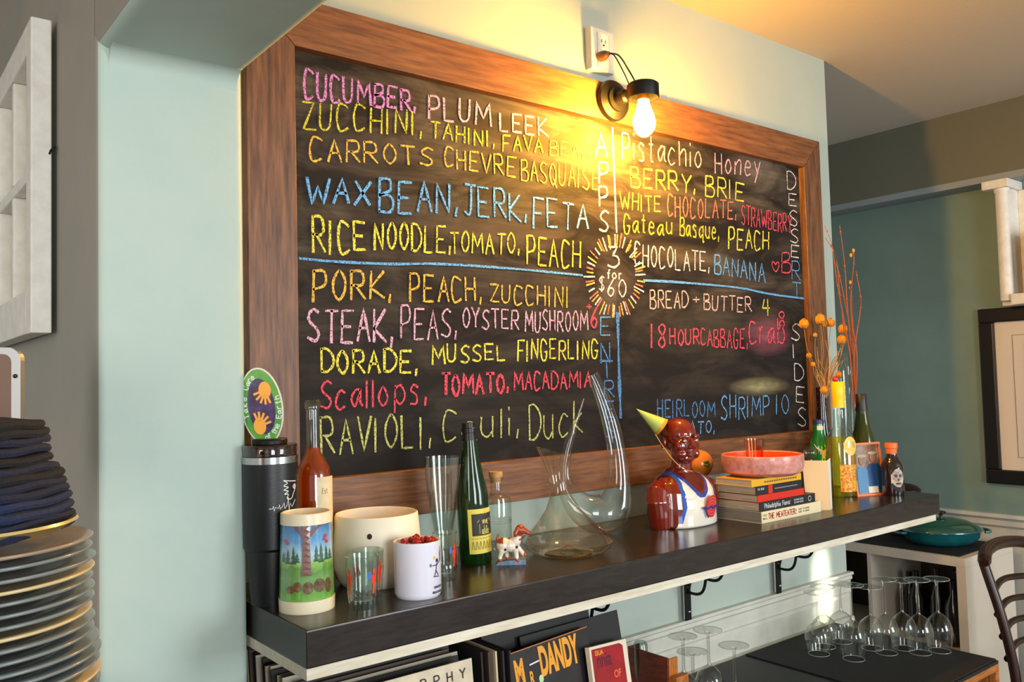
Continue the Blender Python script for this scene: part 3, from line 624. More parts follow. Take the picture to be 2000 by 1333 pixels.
MB().lathe(P, [(Rr(zb0), zb0+.0006), (Rr(zb1), zb1-.0006)], 64, False).build('picture_band', picmat(), t, True)
ca = camang(P)
fm = cylmap(P, lambda z: Rr(z)+.0003, ca-1.2, ca+1.2, zb0, zb1)
mb = MB()
for u0, u1, v0, v1 in ((.44, .56, .34, 1.0),): 
    for k in range(8): polypatch(mb, fm, [(u0-.02*(1-k/8)**3, v0+(v1-v0)*k/8), (u1+.02*(1-k/8)**3, v0+(v1-v0)*k/8), (u1, v0+(v1-v0)*(k+1)/8), (u0, v0+(v1-v0)*(k+1)/8)], radial(P))
polypatch(mb, fm, [(.47, .8), (.40, .9), (.28, 1.0), (.36, 1.0), (.46, .92)], radial(P)); polypatch(mb, fm, [(.56, .84), (.66, .93), (.8, 1.0), (.72, 1.0), (.56, .93)], radial(P))
mb.build('painted_tree', mat('tree_brown', (128, 92, 84), .2, coat=1), t)
mb = MB()
for u, v, hh in ((.1, .52, .14), (.2, .5, .2), (.3, .5, .24), (.36, .52, .13), (.66, .52, .22), (.74, .5, .26), (.84, .52, .2), (.93, .52, .15)):
    for k in range(3): polypatch(mb, fm, [(u-.05+.012*k, v+hh*k*.28), (u+.05-.012*k, v+hh*k*.28), (u, v+hh*(.42+k*.29))], radial(P))
mb.build('painted_pines', mat('pine_green', (58, 96, 66), .2, coat=1), t)['kind'] = 'stuff'
mb = MB()
for u, v, a, b2 in ((.25, .16, .07, .05), (.36, .2, .06, .07), (.52, .18, .08, .08), (.7, .2, .09, .09), (.86, .18, .06, .1)): polypatch(mb, fm, ell(u, v, a, b2, 12), radial(P))
mb.build('painted_logs', mat('log_brown', (134, 96, 62), .2, coat=1, noise=.4, scale=120), t)
mb = MB()
for u, v in ((.14, .8), (.18, .77), (.82, .8), (.86, .76), (.84, .84)): polypatch(mb, fm, ell(u, v, .035, .025, 8), radial(P))
mb.build('painted_leaves', mat('leaf_red', (196, 66, 84), .2, coat=1), t)
# white pot
P = base(738, 1150, 62, ZS)
t = thing('white_pot', 'wide white ceramic pot with one small hole behind the mug', 'pot', P)
pf = zr(pxprof(P, [(1140, 60), (1136, 70), (1124, 80), (1100, 85), (1060, 85.5), (1003, 80.5)]))
zt_ = pf[-1][1]; rt_ = pf[-1][0]
MB().lathe(P, pf+[(rt_-.002, zt_+.002), (rt_-.005, zt_), (rt_-.004, .03), (.03, .01), (.001, .01)], 64).build('pot_body', mat('pot_white', (238, 228, 205), .4, spec=.4), t, True)
ca = camang(P); fm = cylmap(P, lambda z: rfun(pf)(z)+.0003, ca-.5, ca+.5, 0, zt_); v_ = hgt(P, 1031)/zt_
mb = MB(); polypatch(mb, fm, ell(.34, v_-.02, .055, .04, 14), radial(P)); mb.build('drain_hole', mat('hole_dark', (50, 30, 22), .8), t)
# tumblers
def shot(cx, yb, hw, yt, label, grp='small printed drinking glasses'):
    P = base(cx, yb, hw*.85, ZS); t = thing('printed_glass', label, 'glass', P, grp)
    pf = zr(pxprof(P, [(yb-8, hw*.84), (yb-30, hw*.9), (yt, hw)])); zt_, rt_ = pf[-1][1], pf[-1][0]; rb = pf[0][0]
    MB().lathe(P, pf+[(rt_-.0015, zt_+.0005), (rt_-.002, zt_-.001), (rb*.86, .014), (.001, .012)], 40).build('glass_body', M_glass, t, True)
    ca = camang(P); Rr = rfun(pf); mr_ = mat('red_print', (232, 66, 30), .4); mbl = mat('blue_print', (60, 110, 200), .4)
    for i, (u0, mm) in enumerate(((-1.1, mr_), (.55, mr_), (1.2, mr_))):
        mb = MB(); fm = cylmap(P, lambda z: Rr(z)+.0004, ca+u0, ca+u0+.5, zt_*.3, zt_*.8)
        for pl in ([(.3, 0), (.6, 0), (.7, .4), (.4, .5)], [(.2, .4), (.8, .35), (.6, .75), (.1, .7)], ell(.5, .86, .2, .13, 10), [(.7, .5), (1, .7), (.9, .8), (.6, .6)]): polypatch(mb, fm, pl, radial(P))
        mb.build('red_figure', mm, t)
    mb = MB(); polypatch(mb, cylmap(P, lambda z: Rr(z)+.0004, ca+.3, ca+.6, zt_*.55, zt_*.75), ell(.5, .5, .4, .4, 12), radial(P)); mb.build('blue_dot', mbl, t)
    return t
shot(708, 1194, 32, 1085, 'small clear glass with red print in front of the white pot')
shot(720, 1171, 31, 1074, 'small clear printed glass half hidden behind the front one')
shot(871, 1137, 24, 1040, 'small clear red-printed glass between the mug and green bottle')
# mug
P = base(817, 1174, 45, ZS)
t = thing('white_mug', 'white mug with a small printed drawing and red contents', 'mug', P)
pf = zr(pxprof(P, [(1160, 44), (1154, 46), (1056, 46)])); zt_, rt_ = pf[-1][1], pf[-1][0]
M_mug = mat('mug_white', (226, 224, 236), .15, coat=.5)
MB().lathe(P, [(pf[0][0]*.95, 0), (pf[0][0], .003)]+pf[1:]+[(rt_-.0015, zt_+.001), (rt_-.0035, zt_-.001), (rt_-.0035, .008), (.001, .006)], 56).build('mug_body', M_mug, t, True)
mb = MB()
for k in range(26):
    a = random.uniform(0, 6.28); q = random.uniform(0, .75)*rt_; mb.ball((P[0]+q*math.cos(a), P[1]+q*math.sin(a), P[2]+zt_-.003+random.uniform(-.002, .004)), .006, 8)
o = mb.build('red_candies', mat('red_candy', (150, 14, 24), .3), t, True); o['kind'] = 'stuff'
ca = camang(P); ah = ca+math.pi*.86; hc = P+Vector((math.cos(ah), math.sin(ah), 0))*rt_
MB().tube([hc+Vector((math.cos(ah), math.sin(ah), 0))*(.027*math.sin(math.pi*k/14)-.003)+Vector((0, 0, zt_*.5+.03*math.cos(math.pi*k/14))) for k in range(15)], .0045, 10).build('handle', M_mug, t, True)
fm = cylmap(P, rt_+.0004, ca+.40, ca+1.30, zt_*.28, zt_*.9); mb = MB()
ribbons(mb, [[Vector(q+(0,)) for q in s] for s in ([(.55, .55), (.5, .35), (.4, .2)], [(.5, .35), (.65, .2)], [(.55, .5), (.3, .5)], [(.55, .5), (.8, .6), (.95, .9)], [(.9, 1.0), (.8, .8), (.9, .6)], [(.35, .18), (.7, .16)])], fm, .0016, radial(P)); polypatch(mb, fm, ell(.57, .63, .07, .06), radial(P)); mb.build('printed_figure', mat('navy_print', (34, 46, 78), .4), t)
mb = MB(); polypatch(mb, fm, ell(.42, .72, .06, .05), radial(P)); mb.build('yellow_dot', mat('yellow_print', (236, 200, 90), .4), t)
mb = MB(); polypatch(mb, fm, ell(.18, .52, .05, .05), radial(P)); mb.build('green_dot', mat('green_print', (50, 130, 110), .4), t)
write(t, 'mug_lettering', 'BASEL', cylmap(P, rt_+.0004, ca+.60, ca+1.15, zt_*.16, zt_*.24), radial(P), .0011, MATS['navy_print']) if 0 else None
mb = MB()
for v0, uu in ((.20, (.30, .95)), (.11, (.22, .98))):
    x = uu[0]
    while x < uu[1]: 
        d = random.uniform(.03, .07); polypatch(mb, cylmap(P, rt_+.0004, ca+.45, ca+1.3, 0, zt_), [(x, v0-.022), (x+d, v0-.022), (x+d*.8, v0+.025), (x+.01, v0+.02)], radial(P)); x += d+.015
mb.build('printed_caption', MATS['navy_print'], t)
# pilsner glass
P = base(868, 1112, 24, ZS)
t = thing('pilsner_glass', 'tall empty pilsner beer glass flaring to a wide rim', 'glass', P)
pf = zr(pxprof(P, [(1104, 25), (1101, 24), (1096, 12), (1080, 13), (1045, 17), (1000, 25), (950, 32), (893, 35.5)]))
MB().lathe(P, pf+[(pf[-1][0]-.001, pf[-1][1]+.0004)], 48, 'bottom').build('glass_outer', M_glass, t, True)
MB().lathe(P, [(.001, pf[4][1])]+[(r-.0022, z) for r, z in pf[4:]], 48, False).build('glass_inner', M_glass, t, True)
t.rotation_euler = (0, 0, 0)
# green bottle with yellow label
P = base(930, 1105, 28, ZS)
t = thing('green_wine_bottle', 'dark green wine bottle with a yellow and black label', 'bottle', P)
pf = zr(pxprof(P, [(1098, 30), (1094, 31.5), (985, 31.5), (960, 30), (930, 24), (900, 18.5), (870, 14.5), (845, 12.5), (844, 14), (836, 14), (835, 12.5), (826, 12.5)]))
MB().lathe(P, pf, 56).build('glass', mat('green_bottle_glass', (20, 60, 16), .04, trans=.55, ior=1.3, coat=.6), t, True)
MB().lathe(P, [(pf[6][0]+.0006, pf[6][1]+.012), (pf[7][0]+.0006, pf[7][1]), (pf[8][0]+.0006, pf[8][1]), (pf[9][0]+.0006, pf[9][1]), (pf[10][0]+.0006, pf[10][1]), (pf[11][0]+.0006, pf[11][1]+.0006)], 40).build('foil', mat('foil_black', (16, 18, 16), .35, spec=.5), t, True)
ca = camang(P); Rr = rfun(pf); z0, z1 = hgt(P, 1076), hgt(P, 990)
patch(t, 'label', mat('label_yellow', (228, 208, 90), .55), cylmap(P, lambda z: Rr(z)+.0006, ca-.35, ca+1.45, z0, z1), 18, 2)
patch(t, 'label_panel', mat('label_charcoal', (54, 50, 42), .6), cylmap(P, lambda z: Rr(z)+.001, ca-.12, ca+1.45, z0+(z1-z0)*.40, z1-.010), 14, 2)
fm = cylmap(P, lambda z: Rr(z)+.0012, ca+.0, ca+1.2, z0, z1)
mb = MB(); ribbons(mb, [[Vector(q+(0,)) for q in s] for s in ([(.18, .7), (.6, .93), (1.0, .7)], [(.28, .66), (.28, .45)], [(.6, .93), (.6, .96)])], fm, .0008, radial(P)); mb.build('label_drawing', mat('label_line', (235, 220, 130), .5), t)
write(t, 'label_lettering', 'VIVE', cylmap(P, lambda z: Rr(z)+.0012, ca+.52, ca+.95, z0+(z1-z0)*.66, z0+(z1-z0)*.75), radial(P), .0012, MATS['label_line'])
write(t, 'label_lettering', 'LA', cylmap(P, lambda z: Rr(z)+.0012, ca+.62, ca+.85, z0+(z1-z0)*.55, z0+(z1-z0)*.63), radial(P), .001, MATS['label_line'])
write(t, 'label_lettering', 'GEUZE', cylmap(P, lambda z: Rr(z)+.0012, ca+.48, ca+1.0, z0+(z1-z0)*.44, z0+(z1-z0)*.53), radial(P), .0012, MATS['label_line'])
mb = MB()
for k in range(7): 
    u = .02+k*.15; ribbons(mb, [smooth_pts([Vector((u, .1, 0)), Vector((u+.05, .28, 0)), Vector((u+.1, .1, 0))], 4), [Vector((u, .34, 0)), Vector((u+.1, .34, 0))]], cylmap(P, lambda z: Rr(z)+.001, ca-.2, ca+1.3, z0, z1), .0008, radial(P))
mb.build('label_crowd', MATS['label_charcoal'], t)
t.rotation_euler = (math.radians(0), math.radians(-2.2), 0)
# corked clear bottle
P = base(972, 1086, 26, ZS)
t = thing('corked_bottle', 'small clear glass bottle with a wooden stopper behind the dog', 'bottle', P)
pf = zr(pxprof(P, [(1080, 28), (1075, 29), (982, 29), (972, 27), (966, 14), (960, 11), (940, 11), (937, 14), (933, 14)]))
MB().lathe(P, pf, 40, 'bottom').build('glass', M_glass, t, True)
MB().lathe(P, [(.012, pf[-1][1]-.012), (.013, pf[-1][1]+.0006), (.0155, pf[-1][1]+.001), (.0155, hgt(P, 923)), (.0145, hgt(P, 921.5))], 32).build('stopper', mat('cork_wood', (214, 160, 96), .6, noise=.25, scale=40), t, True)
mb = MB()
for zz in (hgt(P, 1016), hgt(P, 1020)): mb.lathe(P, [(pf[2][0], zz), (pf[2][0]+.001, zz+.0012), (pf[2][0], zz+.0024)], 40, False)
mb.build('glass_ridge', M_glass, t, True)
# dog figurine
P = base(997, 1106, 18, ZS)
t = thing('dog_figurine', 'small white and brown spotted dog figurine on a blue rock', 'figurine', P)
s = 1/ppm(P)
def dp(x, y, dd=0): return P+RT*((x-997)*s)+Vector((0, 0, 1))*((1098-y)*s)+away(P)*dd
mb = MB(); bmv = []
ring = [(964, 1110), (975, 1092), (1000, 1089), (1027, 1088), (1028, 1104), (1008, 1113), (975, 1112)]
rk = MB().prism([dp(x, min(y, 1104), -.012) for x, y in ring], away(P)*.032)
rk.build('rock', mat('rock_blue', (132, 160, 190), .7, noise=.3, scale=60, bump=.6), t)
body = MB()
body.ball(dp(985, 1062), 15*s, 16, None, (1.0, .9, 1.05)).ball(dp(1001, 1062), 14*s, 16, None, (1.2, .85, .95)).ball(dp(1008, 1054), 11*s, 14)
for x0, y0, x1, y1, dd in ((981, 1070, 976, 1089, -.008), (988, 1070, 992, 1089, .006), (1008, 1066, 1010, 1089, -.008), (1010, 1064, 1024, 1080, .002)):
    body.tube([dp(x0, y0, dd), dp((x0+x1)/2, (y0+y1)/2, dd), dp(x1, y1, dd-.002), dp(x1+5, y1+.5, dd-.003)], [6*s, 4.6*s, 4.4*s, 3.6*s], 10)
body.tube([dp(1010, 1056), dp(1014, 1042), dp(1018, 1035)], [8*s, 7*s, 6*s], 12)
body.ball(dp(1018, 1032), 10.5*s, 14).tube([dp(1020, 1032), dp(1030, 1036), dp(1037, 1039)], [8*s, 5.4*s, 4*s], 12)
body.tube([dp(1014, 1027, -.009), dp(1008, 1038, -.012), dp(1007, 1046, -.011)], [4.5*s, 5*s, 3.5*s], 10)
body.tube([dp(976, 1060, 0), dp(972, 1050, 0), dp(975, 1040, 0)], [4*s, 3*s, 2*s], 8)
def dcol(c):
    q = c-P; x = 997+q.dot(RT)/s; y = 1098-q.z/s
    if y < 1044 and x > 1003: return (158, 62, 26) if not (x > 1035.5) else (30, 16, 12)
    if x < 983 and y < 1056: return (150, 58, 26)
    if (x-1028)**2+(y-1080)**2 < 30 or (y > 1085): return (176, 74, 34)
    for cx_, cy_ in ((987, 1068), (1009, 1064)):
        if (x-cx_)**2+(y-cy_)**2 < 7: return (20, 18, 20)
    return (228, 216, 196)
fused('dog_body', body, .0012, mat('figurine_glaze', (228, 216, 196), .3, attr='Col', coat=.4), t, 3, dcol)
MB().tube([dp(1012+7.6*math.cos(a*.5), 1047+3.6*math.sin(a*.5), -.0075*math.sin(a*.5)) for a in range(13)], 1.6*s, 8).build('collar', mat('collar_red', (180, 30, 34), .4), t, True)
# wide decanter
P = base(1110, 1092, 52, ZS)
t = thing('wide_decanter', 'clear glass decanter with wide flat body and slanted mouth', 'decanter', P)
pr = [(1086, 46), (1080, 66), (1068, 84), (1056, 89), (1044, 80), (1020, 55), (995, 34), (970, 21), (950, 17), (930, 18), (905, 25), (884, 33)]
pf = zr(pxprof(P, pr)); mb = MB(); n = 56; v = []; f = []
ph = pf[-1][1]
for i, (r_, z_) in enumerate(pf):
    for k in range(n):
        a = 2*math.pi*k/n; sk = max(0, (z_-pf[4][1]))/(ph-pf[4][1]); d = Vector((math.cos(a), math.sin(a), 0))
        v.append(P+d*r_+RT*(-(sk**1.0)*24/ppm(P))*1.0+Vector((0, 0, z_-d.dot(RT)*(.012*max(0, sk-.6)/.4))))
for i in range(len(pf)-1):
    for k in range(n): k2 = (k+1) % n; f.append((i*n+k, i*n+k2, (i+1)*n+k2, (i+1)*n+k))
f.append(tuple(range(n-1, -1, -1))); mb.add(v, f); mb.build('glass_body', glass('decanter_glass', (252, 250, 242), (226, 214, 190), .6), t, True)
MB().tube([v[(len(pf)-1)*n+k % n] for k in range(n+1)], .0012, 6, False).build('rim', M_glassw, t, True)
MB().lathe(P+Vector((0, 0, .0015)), [(pf[0][0]*.6, 0), (pf[1][0]*.75, .004), (pf[1][0]*.3, .009), (.004, .017), (.001, .019)], 40).build('punt', MATS['decanter_glass'], t, True)
# swan shaped decanter
P = base(1174, 1048, 26, ZS)
t = thing('swan_decanter', 'tall curved swan-neck glass decanter with two upright arms', 'decanter', P)
s = 1/ppm(P)
def sp_(x, y): return P+RT*((x-1174)*s)+Vector((0, 0, 1))*((1042-y)*s*.985)
path = [(1148, 774, 1.5), (1140, 796, 4), (1126, 835, 7), (1112, 880, 10), (1106, 915, 12), (1108, 942, 15), (1118, 968, 22), (1138, 990, 31), (1164, 1002, 38), (1188, 1000, 39), (1203, 984, 34), (1210, 955, 26), (1212, 920, 21), (1209, 875, 18.5), (1200, 825, 17), (1188, 780, 15), (1174, 742, 13.5), (1167, 727, 13)]
pp = smooth_pts([Vector(q) for q in path], 7); mb = MB().tube([sp_(q.x, q.y) for q in pp], [max(.0015, q.z*s) for q in pp], 32, False); mb.build('glass_body', M_glassw, t, True)
ring = [mb.v[(len(pp)-1)*32+k % 32] for k in range(33)]; MB().tube(ring, .0011, 6, False).build('rim', M_glassw, t, True)
mb = MB()
for q0, q1, off in ((5, 60, .93), (62, 100, .9)): pass
mb.build('x', M_glassw, t) if 0 else None

# ------------------------------------------------------------------ ceramic bust, hat
bx, by = .990, -.152; P = Vector((bx, by, ZS))
t = thing('ceramic_bust', 'glossy brown ceramic bust of a bald man in a white jersey', 'bust', P)
mb = MB()
def ellring(z, hx, hy, cy=0, n=36, e=2.4):
    o = []
    for k in range(n):
        a = 2*math.pi*k/n; c_, s_ = math.cos(a), math.sin(a)
        o.append(P+Vector((hx*math.copysign(abs(c_)**(2/e), c_), cy+hy*math.copysign(abs(s_)**(2/e), s_), z)))
    return o
secs = [(0, .092, .062, 0), (.004, .096, .066, 0), (.05, .096, .067, 0), (.09, .093, .063, .002), (.112, .085, .053, .006), (.125, .068, .043, .010), (.134, .046, .034, .012), (.146, .030, .030, .010)]
rings = [ellring(z, hx, hy, cy) for z, hx, hy, cy in secs]; v = [p for r_ in rings for p in r_]; n = 36; f = []
for i in range(len(rings)-1):
    for k in range(n): k2 = (k+1) % n; f.append((i*n+k, i*n+k2, (i+1)*n+k2, (i+1)*n+k))
f += [tuple(range(n-1, -1, -1)), tuple((len(rings)-1)*n+k for k in range(n))]; mb.add(v, f)
for sx_ in (-1, 1):
    mb.tube([P+Vector((sx_*q[0], q[1], q[2])) for q in [(.090, .0, .0), (.093, .0, .03), (.096, .002, .065), (.090, .006, .092), (.074, .008, .106)]], [.028, .031, .034, .031, .020], 20)
mb.ball(P+Vector((-.028, -.038, .076)), .032, 16, None, (1.2, .78, .9)).ball(P+Vector((.028, -.038, .076)), .032, 16, None, (1.2, .78, .9))
# neck and head (faces straight out of the wall, a touch to the right)
mb.tube([P+Vector((0, .010, .12)), P+Vector((0, .002, .16)), P+Vector((0, .0, .19))], [.033, .0265, .028], 24)
HC = P+Vector((-.010, -.006, .215)); HR = Matrix.Rotation(math.radians(-14), 3, 'Z')
def hp(x, y, z): return HC+HR@Vector((x*1.20, y*1.06, z*1.04))
mb.ball(hp(0, .010, .014), .047, 28, None, (.86, 1.08, .98))       # cranium
mb.ball(hp(0, -.012, -.012), .038, 24, None, (.86, .92, 1.05))      # face
mb.ball(hp(0, -.024, -.040), .019, 18, None, (1.15, .85, .75))      # chin
for sx_ in (-1, 1):
    mb.ball(hp(sx_*.017, -.022, -.030), .017, 14, None, (.9, 1.1, .9)) # jaw
    mb.ball(hp(sx_*.017, -.026, -.010), .017, 16, None, (1.0, .75, 1.0))   # cheek
    mb.tube([hp(sx_*.006, -.0440, .0125), hp(sx_*.016, -.0430, .0155), hp(sx_*.025, -.033, .0115)], [.0045, .0050, .0045], 10) # brow
    mb.ball(hp(sx_*.0155, -.0385, .0035), .0066, 12, None, (1.15, .7, .7))
    mb.ball(hp(sx_*.0415, .006, -.002), .0125, 14, None, (.42, .8, 1.35))   # ear
    mb.ball(hp(sx_*.0060, -.0455, -.0120), .0050, 10)
mb.tube([hp(0, -.043, .008), hp(0, -.047, -.002), hp(0, -.0515, -.0110)], [.0045, .0055, .0070], 12)
mb.ball(hp(0, -.0400, -.0245), .0075, 14, None, (1.9, .95, .55)).ball(hp(0, -.0395, -.0315), .0075, 14, None, (1.7, .95, .6)).ball(hp(0, -.030, -.026), .016, 16, None, (1.1, .8, .95))
def bcol(c):
    q = c-P; x, y, z = q
    if z > .150: return (112, 28, 10)
    ax = abs(x); xa = .064+max(0, .055-z)*.30 if z < .10 else .064-(z-.10)*.3
    V = (z-.082)/.05; front = y < .03; w0 = .040*max(0, min(1, V))**.6 if front else (.05 if z > .125 else 0)
    if ax > xa: return (112, 28, 10)
    if ax > xa-.0095 and z > .014: return (34, 84, 178)
    if V > 0 and ax < w0 and front or (not front and z > .127): return (112, 28, 10)
    if front and (z-.074)/.05 > 0 and ax < .040*max(0, min(1, (z-.074)/.05))**.6+.0065: return (44, 66, 160)
    return (236, 228, 212)
fused('bust_body', mb, .0014, mat('ceramic_glaze', (120, 30, 12), .12, attr='Col', coat=1), t, 9, bcol)
for sx_ in (-1, 1):
    MB().ball(hp(sx_*.0152, -.0415, .0035), .0044, 12, None, (1.4, .7, .7)).build('eye', mat('eye_white', (225, 215, 205), .2), t, True)
    MB().ball(hp(sx_*.0150, -.0445, .0035), .0014, 8).build('pupil', M_black, t, True)
    MB().ball(hp(sx_*.046, .001, -.0165), .0028, 10).build('earring', mat('gold', (230, 180, 80), .2, metal=1), t, True)
# round red and navy emblem
ec = P+Vector((.024, -.0625, .050))
fm = quadmap(ec+Vector((-.037, 0, -.036)), ec+Vector((.037, 0, -.036)), ec+Vector((.037, 0, .036)), ec+Vector((-.037, 0, .036)))
def surf(u, v):
    p = fm(u, v); q = p-P; yy = -.0675*max(.05, 1-abs(q.x/.0965)**2.4)**(1/2.4)-.0030
    if q.z > .045: yy -= .0050*math.sin(min(1, (q.z-.045)/.04)*math.pi/2)
    return Vector((p.x, by+yy, p.z))
mb = MB(); N_ = 10
mb.v = []; 
for k in range(5):
    r0 = .36*(k)/5; r1 = .36*(k+1)/5
    for j in range(24):
        a0, a1 = 2*math.pi*j/24, 2*math.pi*(j+1)/24
        P4 = [surf(.5+r0*math.cos(a0)*.85, .5+r0*math.sin(a0)*1.1), surf(.5+r1*math.cos(a0)*.85, .5+r1*math.sin(a0)*1.1), surf(.5+r1*math.cos(a1)*.85, .5+r1*math.sin(a1)*1.1), surf(.5+r0*math.cos(a1)*.85, .5+r0*math.sin(a1)*1.1)]
        mb.add([p+Vector((0, -.0010, 0)) for p in P4], [(0, 1, 2, 3)])
mb.build('round_emblem', mat('emblem_red', (214, 40, 44), .25, coat=1), t)
mb = MB(); ribbons(mb, [smooth_pts([Vector((.5+q*math.cos(a)*.85, .5+q*math.sin(a)*1.1, 0)) for a in [k*math.pi/5 for k in range(10)]], 3) for q in (.1, .19, .28)], lambda u, v: surf(u, v)+Vector((0, -.0013, 0)), .0009, lambda p: Vector((0, -1, 0))); mb.build('emblem_rings', mat('emblem_pink', (240, 150, 140), .3), t)
mb = MB(); ribbons(mb, [[Vector((.04+.92*k/10, .46+.05*math.sin(k*1.9), 0)) for k in range(11)], [Vector((.12, .5, 0)), Vector((.22, .22, 0)), Vector((.28, .14, 0))]], lambda u, v: surf(u, v)+Vector((0, -.0018, 0)), .0052, lambda p: Vector((0, -1, 0))); mb.build('emblem_band', mat('emblem_navy', (52, 44, 120), .3), t)
# party hat
hb = hp(-.012, .030, .050)
tip = None
ax = (-RT*.80+Vector((0, 0, 1))*.55-FW*.02).normalized()
tipP = Vector(CAM)+(RT*((1243-1000)/F)-UP*((799-666.5)/F)+FW)*((HC-CAM).dot(FW))
basP = Vector(CAM)+(RT*((1291-1000)/F)-UP*((834-666.5)/F)+FW)*((HC-CAM).dot(FW))
ax = (basP-tipP); L_ = ax.length; ax.normalize()
hat = thing('party_hat', 'small pale green cone party hat tipped on the bust head', 'party hat', basP)
x_ = ax.orthogonal().normalized(); y_ = ax.cross(x_); RB = 18.5/ppm(HC)
def cone(r0, d0, r1, d1, n=40):
    mb = MB(); v = []
    for r_, d_ in ((r0, d0), (r1, d1)):
        for k in range(n): a = 2*math.pi*k/n; v.append(tipP+ax*d_+(x_*math.cos(a)+y_*math.sin(a))*r_)
    mb.add(v, [(k, (k+1) % n, n+(k+1) % n, n+k) for k in range(n)]); return mb
cone(.0004, 0, RB, L_).build('cone', mat('party_green', (176, 196, 96), .5), hat, True)
cone(RB*.93, L_*.93, RB*1.06, L_*1.03).build('cone_trim', mat('party_gold', (214, 150, 40), .35), hat, True)
spts = [(1280, 849), (1292, 868), (1307, 889), (1322, 906), (1338, 918), (1352, 921)]
dh = (HC-CAM).dot(FW)-.052
sp3 = [Vector(CAM)+(RT*((x-1000)/F)-UP*((y-666.5)/F)+FW)*(dh+.03*(1-min(1, i/3.0))) for i, (x, y) in enumerate(spts)]
MB().tube(smooth_pts(sp3, 6), .0009, 6).build('chin_string', mat('string', (225, 180, 120), .6), hat, True)
# orange ornament behind the bust
P = at(1372, 960, 'y', -.035); P.z = ZS
ob = Vector(CAM)+(RT*((1366-1000)/F)-UP*((906-666.5)/F)+FW)*((P-CAM).dot(FW))
P = Vector((ob.x, ob.y, ZS)); t = thing('orange_ornament', 'round orange ornament with a green flower behind the bust', 'ornament', P)
ro = 27/ppm(ob)
MB().lathe(P, [(.02, 0), (.022, .004), (.010, .010), (.009, ob.z-ZS-ro*.9)], 24).build('foot', mat('orange_glaze', (226, 130, 40), .25, coat=.6), t, True)
MB().ball(ob, ro, 28).build('globe', MATS['orange_glaze'], t, True)
mb = MB(); dcm = (CAM-ob).normalized()
for k in range(5):
    a = k*1.256; dd = (dcm+RT*(.55+.16*math.cos(a))+UP*(.0+.16*math.sin(a))).normalized(); mb.ball(ob+dd*ro, .0040, 8)
mb.build('flower', mat('leaf_green', (70, 120, 50), .4), t, True)

# ------------------------------------------------------------------ books
pg = mat('paper_edges', (206, 186, 150), .8, noise=.2, scale=300, stretch=(.05, .05, 1)); pgg = mat('paper_grey', (150, 140, 124), .8, noise=.2, scale=300, stretch=(.05, .05, 1))
x0 = 1.121; yF = -.296
def book(name_lab, x0, x1, yf, yb, z0, z1, cov, pages=None, covname='cover'):
    t = thing('paperback_book', name_lab, 'book', (x0, yf, z0), 'stack of books on the shelf')
    MB().box((x0+.001, yf+.002, z0+.0014), (x1-.001, yb, z1-.0014)).build('pages', pages or pg, t)
    mb = MB().box((x0, yf, z0+.0002), (x1, yb+.001, z0+.0014)).box((x0, yf, z1-.0014), (x1, yb+.001, z1-.0002)).box((x0, yf, z0+.0014), (x1, yf+.0016, z1-.0014)); mb.build('cover', cov, t); return t
Pn = Vector((x0, yF, ZS)); zz = [hgt(Pn, y) for y in (1001, 983, 969, 952, 938)]
Z = [0]+zz
b1 = book('cream cookbook with red title, lowest of the book stack', 1.121, 1.392, -.296, -.158, ZS+Z[0], ZS+Z[1], mat('cover_cream', (232, 214, 172), .5), pgg)
b2 = book('black paperback with white handwritten title, second from the bottom', 1.119, 1.372, -.292, -.160, ZS+Z[1], ZS+Z[2], mat('cover_black', (34, 32, 32), .4))
b3 = book('red-spined paperback in the middle of the book stack', 1.117, 1.325, -.289, -.165, ZS+Z[2], ZS+Z[3], mat('cover_red', (214, 44, 22), .4))
b4 = book('black and red paperback above the red book', 1.115, 1.32, -.286, -.165, ZS+Z[3], ZS+Z[4], mat('cover_dark', (30, 30, 34), .4))
b5 = book('yellow paperback on top of the book stack under the bowl', 1.100, 1.322, -.284, -.170, ZS+Z[4], ZS+Z[5], mat('cover_yellow', (228, 172, 44), .4))
def spine(b, s, xa, xb, yf, za, zb, m, wd=.0012, g_=.3): write(b, 'spine_title', s, lambda u, v: Vector((xa+(xb-xa)*u, yf, za+(zb-za)*v)), (0, -1, 0), wd, m, g_)
M_redp = mat('red_title', (176, 40, 26), .5); M_wp = MATS['white_print']
h = Z[1]; spine(b1, 'THE MEATEATER', 1.150, 1.268, -.296, ZS+h*.30, ZS+h*.76, M_redp, .0022)
for q in (.62, .34): spine(b1, 'STEVE' if q > .5 else 'RINELLA', 1.126, 1.144, -.296, ZS+h*q-.001, ZS+h*q+.0035, MATS['black_print'], .0006)
for q in (.6, .36): spine(b1, 'GUIDE TO COOKING', 1.285, 1.335, -.296, ZS+h*q-.001, ZS+h*q+.0028, MATS['black_print'], .0006)
spine(b1, '2', 1.270, 1.276, -.296, ZS+h*.3, ZS+h*.7, MATS['black_print'], .001)
z0, z1 = ZS+Z[1], ZS+Z[2]; spine(b2, 'Philadelphia Flavor', 1.140, 1.255, -.292, z0+(z1-z0)*.28, z0+(z1-z0)*.78, M_wp, .0013)
for q in (.55, .25): spine(b2, 'RESTAURANT RECIPES', 1.272, 1.315, -.292, z0+(z1-z0)*q, z0+(z1-z0)*(q+.17), M_wp, .0005)
mb = MB(); ribbons(mb, [smooth_pts([Vector((1.345+.0065*math.cos(a), z0+(z1-z0)*.5+.0065*math.sin(a), 0)) for a in [k*.8 for k in range(9)]], 3)], lambda u, v: Vector((u, -.292, v)), .0012, lambda p: Vector((0, -1, 0))); mb.build('publisher_ring', M_wp, b2)
z0, z1 = ZS+Z[3], ZS+Z[4]; MB().box((1.168, -.2865, z0+.0003), (1.186, -.2859, z1-.0003)).build('red_block', MATS['cover_red'], b4)
